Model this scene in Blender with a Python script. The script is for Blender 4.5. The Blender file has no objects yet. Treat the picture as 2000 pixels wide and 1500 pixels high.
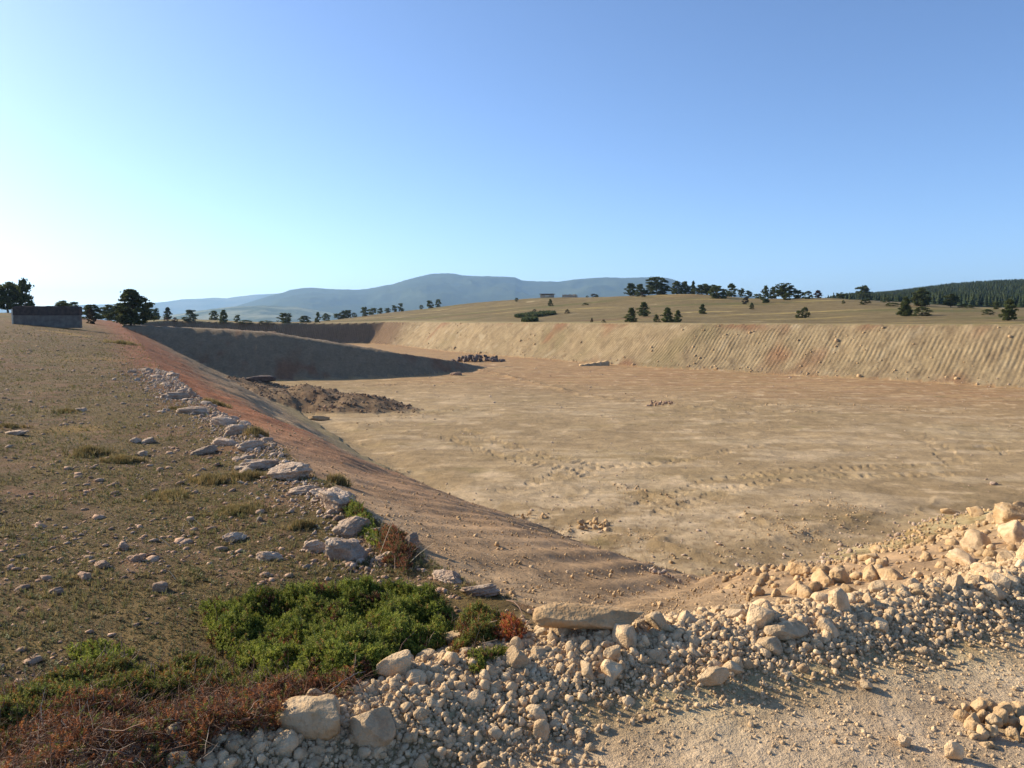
import bpy, bmesh, math, random
import numpy as np
from mathutils import Vector
from math import radians as R
C = bpy.context.scene
col = C.collection
random.seed(7)
# ------------------------------------------------------------------ camera, sky, sun, exposure
EYE = 1.65
PITCH = math.atan(123/1500)
cam_d = bpy.data.cameras.new('camera'); cam = bpy.data.objects.new('camera', cam_d); col.objects.link(cam)
cam_d.sensor_width = 36; cam_d.lens = 27.0; cam_d.clip_start = .05; cam_d.clip_end = 40000
cam.location = (0, 0, EYE); cam.rotation_euler = (math.pi/2 - PITCH, 0, 0)
C.camera = cam
SUN_AZ = R(64)      # degrees left of the view direction
SUN_EL = R(26)
world = bpy.data.worlds.new('World'); C.world = world; world.use_nodes = True
wn = world.node_tree.nodes; wl = world.node_tree.links; wn.clear()
sky = wn.new('ShaderNodeTexSky'); sky.sky_type = 'NISHITA'; sky.sun_disc = False
sky.sun_elevation = SUN_EL; sky.sun_rotation = -SUN_AZ
sky.altitude = 900; sky.air_density = .75; sky.dust_density = 1.3; sky.ozone_density = 4.5
bg = wn.new('ShaderNodeBackground'); bg.inputs[1].default_value = .125
wo = wn.new('ShaderNodeOutputWorld'); wl.new(sky.outputs[0], bg.inputs[0]); wl.new(bg.outputs[0], wo.inputs[0])
sun_d = bpy.data.lights.new('sun', 'SUN'); sun_d.energy = 4.7; sun_d.angle = R(.53); sun_d.color = (1, .86, .65)
sun = bpy.data.objects.new('sun', sun_d); col.objects.link(sun)
sd = Vector((-math.sin(SUN_AZ)*math.cos(SUN_EL), math.cos(SUN_AZ)*math.cos(SUN_EL), math.sin(SUN_EL)))
sun.rotation_euler = sd.to_track_quat('Z', 'Y').to_euler()
C.view_settings.view_transform = 'Standard'; C.view_settings.look = 'None'
C.view_settings.exposure = 0.80; C.view_settings.gamma = 1
C.cycles.volume_bounces = 2; C.cycles.max_bounces = 6; C.cycles.transparent_max_bounces = 8
C.cycles.use_denoising = True

# ------------------------------------------------------------------ helpers
def tag(o, label=None, cat=None, group=None, kind=None):
    if label: o['label'] = label
    if cat: o['category'] = cat
    if group: o['group'] = group
    if kind: o['kind'] = kind
    return o
def empty(name, loc, rz=0):
    o = bpy.data.objects.new(name, None); o.location = loc; o.rotation_euler = (0, 0, rz); col.objects.link(o); return o
def mesh_from(name, V, F, mats=(), smooth=True, colors=None, floats=None):
    V = np.asarray(V, np.float32); F = np.asarray(F, np.int32); k = F.shape[1]
    m = bpy.data.meshes.new(name)
    m.vertices.add(len(V)); m.vertices.foreach_set('co', V.ravel())
    m.loops.add(F.size); m.loops.foreach_set('vertex_index', F.ravel())
    m.polygons.add(len(F)); m.polygons.foreach_set('loop_start', np.arange(0, F.size, k, dtype=np.int32))
    if smooth: m.polygons.foreach_set('use_smooth', np.ones(len(F), bool))
    m.update(calc_edges=True)
    if colors is not None:
        a = m.color_attributes.new('Col', 'FLOAT_COLOR', 'POINT')
        cc = np.ones((len(V), 4), np.float32); cc[:, :3] = colors; a.data.foreach_set('color', cc.ravel())
    for n_, arr in (floats or {}).items():
        a = m.attributes.new(n_, 'FLOAT', 'POINT'); a.data.foreach_set('value', np.asarray(arr, np.float32))
    for mt in (mats if isinstance(mats, (list, tuple)) else [mats]): m.materials.append(mt)
    return m
def obj(name, mesh, parent=None):
    o = bpy.data.objects.new(name, mesh); col.objects.link(o)
    if parent: o.parent = parent
    return o
# ---- noise
def _h(ix, iy, s):
    h = (ix.astype(np.int64)*374761393 + iy.astype(np.int64)*668265263 + s*1442695041) & 0xffffffff
    h = ((h ^ (h >> 13))*1274126177) & 0xffffffff
    return ((h ^ (h >> 16)) & 0xffff).astype(np.float32)*(2*math.pi/65536)
def gnoise(x, y, s=0):
    x = np.asarray(x, np.float64); y = np.asarray(y, np.float64)
    x0 = np.floor(x); y0 = np.floor(y); fx = (x-x0).astype(np.float32); fy = (y-y0).astype(np.float32)
    ux = fx*fx*fx*(fx*(fx*6-15)+10); uy = fy*fy*fy*(fy*(fy*6-15)+10)
    def g(dx, dy):
        a = _h(x0+dx, y0+dy, s); return np.cos(a)*(fx-dx)+np.sin(a)*(fy-dy)
    a = g(0, 0); b = g(1, 0); c = g(0, 1); d = g(1, 1)
    return 1.5*((a+(b-a)*ux) + ((c+(d-c)*ux)-(a+(b-a)*ux))*uy)
def fbm(x, y, L, o=4, s=0, g=.5):
    t = 0; a = 1; f = 1/L; n = 0
    for i in range(o):
        t = t + a*gnoise(x*f+i*17.3, y*f-i*9.1, s+i); n += a; a *= g; f *= 2.03
    return t/n
def ss(a, b, x):
    t = np.clip((x-a)/(b-a), 0, 1); return t*t*(3-2*t)
def mix(a, b, t):
    a = np.asarray(a, np.float32); b = np.asarray(b, np.float32)
    return a*(1-t[..., None]) + b*t[..., None]
# ---- picture rays: a pixel of the 2000 x 1500 photograph to a point h metres below the eye
cp, sp_ = math.cos(PITCH), math.sin(PITCH)
def ray(u, v):
    x = (u-1000)/1500; c = (750-v)/1500
    return np.array((x, cp+c*sp_, -sp_+c*cp))
def G(u, v, h):
    d = ray(u, v); t = -h/d[2]; return (d[0]*t, d[1]*t)
def chaikin(P, n=2, closed=True):
    P = np.array(P, float)
    for _ in range(n):
        Q = np.roll(P, -1, 0) if closed else P[1:]
        A = P if closed else P[:-1]
        N = np.empty((2*len(A), 2)); N[0::2] = A*.75+Q*.25; N[1::2] = A*.25+Q*.75
        if not closed: N = np.vstack([P[:1], N, P[-1:]])
        P = N
    return P
def polydist(px, py, P, closed=True):
    n = len(P); best = np.full(px.shape, 1e9, np.float32); s = np.zeros(px.shape, np.float32)
    inside = np.zeros(px.shape, bool); acc = 0.; px = px.astype(np.float32); py = py.astype(np.float32)
    for i in range(n if closed else n-1):
        a = P[i]; b = P[(i+1) % n]; dx, dy = b-a; L = math.hypot(dx, dy)
        if L < 1e-6: continue
        t = np.clip(((px-a[0])*dx+(py-a[1])*dy)/(L*L), 0, 1)
        d = (px-a[0]-t*dx)**2+(py-a[1]-t*dy)**2
        m = d < best; best[m] = d[m]; s[m] = acc+t[m]*L; acc += L
        if closed and a[1] != b[1]:
            inside ^= ((a[1] > py) != (b[1] > py)) & (px < dx*(py-a[1])/dy+a[0])
    return np.sqrt(best), s, inside

# ------------------------------------------------------------------ terrain
FLOOR = -5.5
rim_pts = [G(1160,1208,1.64), G(1060,1192,1.64), G(960,1165,1.65), G(850,1110,1.65), G(780,1045,1.65), G(700,985,1.65), G(560,897,1.63), G(450,815,1.6),
    G(365,755,1.57), G(330,735,1.55), G(302,712,1.5), G(286,690,1.47), (-25,51), (-36.5,72), (-48,95), (-70,145), (-96,194),
    (-52,194), (-25,192), (-6.8,143.3), (4.2,125.9), (20.4,97.5), (32.4,86.8), (47.8,68.3), (72.5,42.5), (86,32), (70,24), (45,19), (25,14.5), (15,11), (9,8.2),
    G(2000,1150,1.55), G(1700,1190,1.6), G(1400,1212,1.63)]
toe_pts = [G(1380,1172,5.5), G(1250,1132,5.5), G(1100,1082,5.5), G(960,1032,5.5), G(830,968,5.5), G(700,880,5.5), G(600,815,5.5), G(490,748,5.5), (-32,86), (-44,110), (-80,184),
    (-85,190), (-50,190), (-30.5,189), (-11,139.5), (0,121), (15.5,93), (27.5,81.7), (42.8,64.2), (64,39), (70,33), (60,33), (40,28), (28,25),
    G(2000,1002,5.5), G(1840,1008,5.5), G(1750,1045,5.5), G(1600,1092,5.5), G(1480,1150,5.5)]
RIM = chaikin(rim_pts, 1); TOE = chaikin(toe_pts, 1)
RK = [0, 6, 12, 20, 35, 50, 70, 95, 120, 160, 210, 260, 320, 450, 700, 1200, 3500, 14000]
far = {450: -9, 700: -22, 1200: -40, 3500: -70, 14000: -70}
near = {0: -1.65, 6: -1.65}
cols = [
 (-100, {**near, 20: -1.3, 50: -.6, 95: .6, 160: .8, 260: -2, **far}),
 (0,    {**near, 12: -1.6, 20: -1.42, 35: -1.0, 50: '645', 70: '624', 95: '609', 120: '607', 160: '612', 260: -2, **far}),
 (100,  {**near, 12: -1.6, 20: -1.44, 35: -1.12, 50: -.76, 62: '636', 80: '630', 95: '621', 120: '617', 160: '619', 260: -2, **far}),
 (200,  {**near, 12: -1.6, 20: -1.47, 35: -1.3, 50: -1.0, 70: '640', 95: '630', 120: '625', 160: '623', 260: -2, **far}),
 (300,  {**near, 12: -1.62, 20: -1.52, 35: -1.47, 50: -1.35, 70: -1.15, 95: -.9, 120: -.8, 210: -.8, 235: '627', 260: '621', 320: '622', **far}),
 (400,  {**near, 35: -1.6, 70: -1.2, 120: -.8, 210: -.8, 235: '629', 260: '623', 320: '624', **far}),
 (500,  {**near, 70: -1.2, 120: -.8, 210: -.75, 230: '631.5', 260: '629', 300: '630', **far}),
 (625,  {**near, 70: -1.2, 120: -.8, 210: -.75, 230: '632', 260: '629', 300: '630', **far}),
 (700,  {**near, 70: -1.2, 120: -.8, 210: -.75, 230: '631', 270: '622', 320: '615', **far}),
 (825,  {**near, 70: -1.0, 180: '632', 215: '630', 260: '615', 320: '600', **far}),
 (925,  {**near, 70: -.9, 160: '632', 200: '627', 260: '604', 310: '587', **far}),
 (1000, {**near, 70: -.8, 150: '632', 190: '624', 250: '600', 300: '581', **far}),
 (1080, {**near, 70: -.8, 140: '632', 180: '622', 240: '596', 290: '576', **far}),
 (1215, {**near, 70: -.7, 122: '632', 145: '627', 170: '617', 220: '596', 270: '573', **far}),
 (1312, {**near, 70: -.7, 118: '632', 135: '628', 160: '615', 210: '594', 260: '570', **far}),
 (1370, {**near, 70: -.7, 115: '632', 135: '628', 160: '615', 205: '594', 255: '568', **far}),
 (1425, {**near, 70: -.7, 113: '632', 130: '629', 155: '616', 200: '597', 245: '576', **far}),
 (1500, {**near, 70: -.7, 112: '632', 125: '630', 150: '618', 190: '600', 225: '583', 300: 4, **far}),
 (1600, {**near, 70: -.7, 112: '632.5', 125: '630', 150: '617', 190: '598', 220: '579', 300: '585', 500: '583', 900: '578', 1500: 10, 14000: -70}),
 (1675, {**near, 70: -.7, 110: '632', 125: '628', 150: '613', 180: '597', 205: '586', 300: '590', 500: '586', 900: '579', 1500: 10, 14000: -70}),
 (1787, {**near, 70: -.7, 104: '633', 120: '628', 150: '609', 190: '597', 250: '596', 400: '594', 900: '573', 1500: 10, 14000: -70}),
 (1875, {**near, 70: -.65, 100: '634', 120: '626', 150: '611', 190: '601', 280: '603', 400: '600', 900: '562', 1500: 10, 14000: -70}),
 (2000, {**near, 70: -.6, 93: '635', 110: '630', 140: '615', 180: '605', 280: '607', 400: '600', 900: '556', 1500: 10, 14000: -70}),
 (2400, {**near, 50: -.8, 85: '636', 120: '630', 160: '615', 280: '605', 400: '598', 900: '556', 1500: 10, 14000: -70}),
]
NP_, NR_ = 721, 420
lr = np.linspace(math.log(3), math.log(14003), NR_)        # log(r+3)
rk_full = np.exp(lr)-3
phis = []; rows = []
for u, d in cols:
    if u >= 300: d = {(k*.86 if 60 <= k <= 330 else k): v for k, v in d.items()}
    ph = math.atan((u-1000)/1500); ks = sorted(d); hv = []
    for k in ks:
        v = d[k]
        hv.append((627-float(v))/1500*k*math.cos(ph) if isinstance(v, str) else v)
    phis.append(math.degrees(ph)); rows.append(np.interp(lr, [math.log(k+3) for k in ks], hv))
back = np.interp(lr, [math.log(k+3) for k in (0, 20, 100, 1000, 14000)], [-1.65, -1.5, -1, -8, -70])
phis = [-180, -75]+phis+[75, 180]; rows = [back, back]+rows+[back, back]
rows = np.array(rows); pg = np.linspace(-180, 180, NP_)
T = np.empty((NP_, NR_), np.float32)
for j in range(NR_): T[:, j] = np.interp(pg, phis, rows[:, j])
def blur(a, sig, ax):
    k = np.exp(-.5*(np.arange(-int(3*sig)-1, int(3*sig)+2)/sig)**2); k /= k.sum()
    p = len(k)//2; pad = [(0, 0), (0, 0)]; pad[ax] = (p, p); b = np.pad(a, pad, mode='edge')
    out = 0
    for i, w in enumerate(k):
        sl = [slice(None)]*2; sl[ax] = slice(i, i+a.shape[ax]); out = out+w*b[tuple(sl)]
    return out
T = blur(blur(T, 2.2, 1), 2.5, 0)
def plateau(x, y):
    r = np.hypot(x, y); ph = np.degrees(np.arctan2(x, y))
    a = (ph+180)/360*(NP_-1); b = (np.log(r+3)-lr[0])/(lr[-1]-lr[0])*(NR_-1)
    a = np.clip(a, 0, NP_-1.001); b = np.clip(b, 0, NR_-1.001)
    i = a.astype(int); j = b.astype(int); fa = a-i; fb = b-j
    h = (T[i, j]*(1-fa)+T[i+1, j]*fa)*(1-fb)+(T[i, j+1]*(1-fa)+T[i+1, j+1]*fa)*fb
    h = h + fbm(x, y, 9, 3, 3)*.10*ss(8, 40, r) + fbm(x, y, 1.6, 4, 5)*.045 + fbm(x, y, 60, 3, 8)*.5*ss(120, 300, r)*(r < 2000) \
        + fbm(x, y, .28, 3, 15)*.014*(r < 40)
    h = h + ss(600, 2000, r)*fbm(x, y, 900, 4, 33)*16*(r > 500)
    return h
CREST = np.array([(-44,73), (-38,74), (-30,74.5), (-23.5,75), (-12.4,77.7), (-6.6,82.7), (-3,91.7)])
CRH = np.array([.35, .45, .75, 1.15, 3.1, 4.24, 5.55])
cseg = np.concatenate([[0], np.cumsum(np.hypot(*np.diff(CREST, axis=0).T))])
BERM = np.array([(-3.4,1.2), (-1.9,2.1), (-1.15,2.5), (-.75,2.82), (-.35,3.2), (0,3.38), (.5,3.55), (1.1,3.70), (1.8,3.95), (2.6,4.35), (3.6,5.0), (5.2,6.1), (8,7.8)])
HEAP = np.array([(-20.5,62), (-17,55), (-13,50.5), (-9.5,48.5), (-6.5,47)])
HEAPH = np.array([.3, .7, 1.0, .75, .05])
hseg = np.concatenate([[0], np.cumsum(np.hypot(*np.diff(HEAP, axis=0).T))])
def pl(*uv): return np.array([G(u, v, 5.5) for u, v in uv])
RIDGES = [(pl((935,722), (1020,742), (1150,772), (1260,786), (1400,800), (1600,806)), .12, .5), (pl((700,752), (860,748), (1010,756), (1150,752)), .05, .35), (pl((905,800), (820,812), (700,830)), .07, .4),
 (pl((1130,770), (1300,775), (1500,790), (1900,800)), .05, .5), (pl((1200,945), (1270,968), (1330,985)), .09, .16), (pl((1460,1010), (1560,1040), (1640,1062)), .10, .2), (pl((1120,1035), (1210,1048), (1300,1052)), .13, .22),
 (pl((745,925), (790,917)), .16, .2), (pl((1290,1060), (1400,1085), (1480,1105)), .11, .2), (pl((1700,1010), (1600,1030), (1480,1055)), .07, .3), (pl((1560,975), (1700,1000)), .06, .15), (pl((1000,1010), (1080,1030), (1130,1060)), .10, .25),
 (pl((905,838), (970,862), (1060,890), (1190,915)), -.045, .28), (pl((1250,985), (1400,940), (1600,915), (1850,905)), -.04, .28), (pl((1290,1005), (1430,958), (1620,932), (1870,922)), -.04, .28), (pl((980,960), (1100,925), (1300,905), (1500,870)), -.04, .28), (pl((870,850), (930,875), (1040,905), (1150,930)), -.045, .28), (pl((1800,855), (1840,875), (1860,900)), -.04, .35), (pl((1920,870), (1975,885)), -.04, .35)]
def terrain(x, y, full=False):
    """height above datum (camera foot = 0) and the material masks"""
    x = np.asarray(x, np.float64); y = np.asarray(y, np.float64); shp = x.shape; x = x.ravel(); y = y.ravel()
    h = plateau(x, y).astype(np.float32); N = len(x)
    pit = np.zeros(N, np.float32); s = np.zeros(N, np.float32); tt = np.ones(N, np.float32)
    rampm = np.zeros(N, np.float32); heapm = np.zeros(N, np.float32); bermm = np.zeros(N, np.float32); drim = np.full(N, 99, np.float32)
    m = (np.hypot(x, y) < 320) & (y > -20)
    xx = x[m]; yy = y[m]; hh = h[m]
    # fine wobble so that no line of the cut is dead straight
    wk = .35*ss(3, 12, yy)*(1-.75*ss(35, 60, np.hypot(xx, yy))); wx = fbm(xx, yy, 2.5, 3, 41)*wk; wy = fbm(xx, yy, 2.5, 3, 47)*wk
    dr, sr, inr = polydist(xx+wx, yy+wy, RIM); dt, st, intoe = polydist(xx+wx, yy+wy, TOE)
    t = np.where(inr, np.where(intoe, 0, dt/(dt+dr+1e-6)), 1.)
    prof = t + .03*np.sin(2*math.pi*t)*(-1)          # slightly concave foot, rounded lip
    fl = FLOOR + fbm(xx, yy, 14, 3, 51)*.16 + fbm(xx, yy, 2.2, 4, 55)*.05 + fbm(xx, yy, .5, 3, 57)*.02*(np.hypot(xx, yy) < 60)
    fl = fl - .12*np.exp(-((dt-.6)/.8)**2)*intoe       # shallow gutter at the foot
    # low plates and ridges scraped up by the machine
    rd = np.abs(fbm(xx+yy*.6, yy-xx*.3, 6, 3, 61)); fl = fl + .035*np.exp(-(rd/.03)**2)*ss(.1,.4,fbm(xx, yy, 9, 2, 63))
    for P_, hg, wd_ in RIDGES:
        q = (xx > P_[:, 0].min()-2) & (xx < P_[:, 0].max()+2) & (yy > P_[:, 1].min()-2) & (yy < P_[:, 1].max()+2)
        if not q.any(): continue
        dd, s2, _ = polydist(xx[q]+.3*fbm(xx[q], yy[q], 1.2, 2, 301), yy[q]+.3*fbm(xx[q], yy[q], 1.2, 2, 305), P_, closed=False)
        if hg > 0: fl[q] += 1.2*hg*np.exp(-(dd/wd_)**2)*(.55+1.1*fbm(xx[q], yy[q], .9, 3, 309))
        else: fl[q] += (hg*.5+hg*np.sin(s2*2*math.pi/.42))*(dd < wd_)
    z = fl*(1-prof)+hh*prof
    slope = (t > 0) & (t < 1)
    rough = fbm(xx, yy, 1.1, 4, 65)
    z = z + np.where(slope, np.sin(np.pi*np.clip(t, 0, 1))*(rough*.12+fbm(xx, yy, 5, 2, 66)*.2)*(.35+.65*ss(20, 45, np.hypot(xx, yy))), 0)
    # teeth grooves in relief close by
    ax, ay = 5.6, 16.2; ang = np.arctan2(ax-xx, ay-yy)*8.0
    wn_ = ss(24, 13, yy)*(xx < 12)
    k0 = np.argmin((xx+4)**2+(yy-14)**2); off = st[k0]-ang[k0]*-1 if len(st) else 0
    st = wn_*(off-ang)+(1-wn_)*st
    gro = np.sin(st*2*math.pi/.30 + fbm(xx, yy, 3, 2, 71)*3.0)
    z = z + np.where(slope & (np.hypot(xx, yy) < 60), gro*.020*np.sin(np.pi*np.clip(t, 0, 1))*(xx < 6.5), 0)
    # ramp that crosses the pit
    rp = np.zeros(len(xx), bool); q = (yy > 55) & (yy < 110) & (xx > -60) & (xx < 5) & inr
    dc, sc_, _ = polydist(xx[q], yy[q], CREST, closed=False)
    ch = np.interp(sc_, cseg, -CRH); 
    # signed side: positive on the far side of the crest
    cx = np.interp(sc_, cseg, CREST[:, 0]); cy = np.interp(sc_, cseg, CREST[:, 1])
    farside = (yy[q]-cy) - .25*(xx[q]-cx) > 0
    w = np.where(farside, 4.0, .15)
    zr = ch - np.maximum(0, dc-w)*.9 + rough[q]*.14*np.clip(dc, 0, 1) + fbm(xx[q], yy[q], .7, 2, 77)*.06
    zq = z[q]; hit = zr > zq; zq[hit] = zr[hit]; z[q] = zq
    rr = np.zeros(len(xx), np.float32); tmp = np.zeros(len(dc), np.float32); tmp[hit] = 1; rr[q] = tmp
    # spoil heap
    q = (yy > 38) & (yy < 72) & (xx > -30) & (xx < 4) & inr
    dh, sh, _ = polydist(xx[q], yy[q], HEAP, closed=False)
    top = np.interp(sh, hseg, HEAPH); wd = 4.4*np.sqrt(top/1.3+.05)
    lump = 1+.75*fbm(xx[q], yy[q], 3.2, 3, 81)
    zh = top*np.clip(1-(dh/wd)**2, 0, 1)*lump + .14*fbm(xx[q], yy[q], .8, 3, 84)*(dh < wd)
    zh = np.where(dh < wd, np.maximum(zh, 0), 0)
    z[q] = z[q]+zh; hp = np.zeros(len(xx), np.float32); hp[q] = np.clip(zh/.12, 0, 1)
    # rubble bank on the near lip
    q = (yy > -1) & (yy < 12) & (np.abs(xx) < 12)
    db, sb, _ = polydist(xx[q], yy[q], BERM, closed=False)
    by = np.interp(xx[q], BERM[:, 0], BERM[:, 1]); nearside = yy[q] < by
    wdt = np.where(nearside, .40, .38)*(1+.25*fbm(xx[q], yy[q], .7, 2, 91))
    amp = .15*(1+.35*fbm(xx[q], yy[q], .9, 2, 93))
    zb = amp*np.exp(-(db/wdt)**2)
    z[q] = z[q]+zb; bm = np.zeros(len(xx), np.float32); bm[q] = np.clip(zb/.05, 0, 1)
    h[m] = z; pit[m] = np.where(intoe, 1, 0); s[m] = st; tt[m] = t; rampm[m] = rr; heapm[m] = hp; bermm[m] = bm; drim[m] = np.where(inr, -dr, dr)
    out = (h+EYE).reshape(shp)
    if not full: return out
    return out, dict(floor=pit, s=s, t=tt, ramp=rampm, heap=heapm, berm=bermm, drim=drim)
def zat(x, y): return float(terrain(np.array([x]), np.array([y]))[0])
def hit(u, v, rmin=1.5, rmax=420.):
    """where the line of sight through a pixel of the photograph meets the terrain"""
    d = ray(u, v); d = d/math.hypot(d[0], d[1]); r = np.exp(np.linspace(math.log(rmin), math.log(rmax), 2500))
    z = EYE+d[2]*r; g = terrain(d[0]*r, d[1]*r)
    k = np.nonzero(z <= g)[0]
    i = k[0] if len(k) else int(np.argmin(z-g))
    return Vector((d[0]*r[i], d[1]*r[i], float(g[i])))
# ------------------------------------------------------------------ materials
def newmat(name):
    m = bpy.data.materials.new(name); m.use_nodes = True; n = m.node_tree.nodes; l = m.node_tree.links
    return m, n, l, n['Principled BSDF']
def earth_material():
    m, n, l, b = newmat('earth'); b.inputs['Roughness'].default_value = .95; b.inputs['Specular IOR Level'].default_value = .15
    at = n.new('ShaderNodeAttribute'); at.attribute_name = 'Col'
    tc = n.new('ShaderNodeTexCoord')
    def noise(sc, det=6, ro=.6):
        t = n.new('ShaderNodeTexNoise'); t.inputs['Scale'].default_value = sc; t.inputs['Detail'].default_value = det
        t.inputs['Roughness'].default_value = ro; l.new(tc.outputs['Object'], t.inputs['Vector']); return t
    def mth(op, a, b_=None, clamp=False):
        t = n.new('ShaderNodeMath'); t.operation = op; t.use_clamp = clamp
        for i, q in enumerate((a, b_)):
            if q is None: continue
            if isinstance(q, (int, float)): t.inputs[i].default_value = q
            else: l.new(q, t.inputs[i])
        return t.outputs[0]
    n1 = noise(1.3); n2 = noise(22, 5, .7); n3 = noise(110, 3, .7)
    f = mth('ADD', mth('MULTIPLY', n1.outputs[0], .55), mth('MULTIPLY', n2.outputs[0], .75))
    f = mth('ADD', f, mth('MULTIPLY', n3.outputs[0], .5)); f = mth('ADD', f, .1)
    n4 = noise(4.2, 8, .78); f = mth('ADD', f, mth('MULTIPLY', mth('SUBTRACT', n4.outputs[0], .5), 1.1))
    # bucket-teeth grooves on the cut banks
    ga = n.new('ShaderNodeAttribute'); ga.attribute_name = 'groove'
    gm = n.new('ShaderNodeAttribute'); gm.attribute_name = 'gmask'
    nw = noise(.35, 3); ph = mth('ADD', mth('MULTIPLY', ga.outputs['Fac'], 2*math.pi/.45), mth('MULTIPLY', nw.outputs[0], 2.5))
    ph2 = mth('ADD', mth('MULTIPLY', ga.outputs['Fac'], 2*math.pi/1.17), mth('MULTIPLY', nw.outputs[0], 2))
    nb = noise(.5, 6, .7); brk = mth('MULTIPLY', mth('SUBTRACT', nb.outputs[0], .36), 5.0, True)
    g0 = mth('MULTIPLY', mth('ADD', mth('SINE', ph), mth('MULTIPLY', mth('SINE', ph2), .35)), mth('MULTIPLY', gm.outputs['Fac'], brk))
    f = mth('ADD', f, mth('MULTIPLY', g0, .16))
    mx = n.new('ShaderNodeVectorMath'); mx.operation = 'SCALE'; l.new(at.outputs['Color'], mx.inputs[0]); l.new(f, mx.inputs['Scale'])
    l.new(mx.outputs[0], b.inputs['Base Color'])
    # cracks + crumbs
    hgt = mth('ADD', mth('MULTIPLY', n2.outputs[0], .045), mth('MULTIPLY', n3.outputs[0], .012))
    hgt = mth('ADD', hgt, mth('MULTIPLY', g0, .028)); hgt = mth('ADD', hgt, mth('MULTIPLY', n1.outputs[0], .10))
    bp = n.new('ShaderNodeBump'); bp.inputs['Strength'].default_value = .9; bp.inputs['Distance'].default_value = 1.0
    l.new(hgt, bp.inputs['Height']); l.new(bp.outputs[0], b.inputs['Normal'])
    return m
M_EARTH = earth_material()

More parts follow.
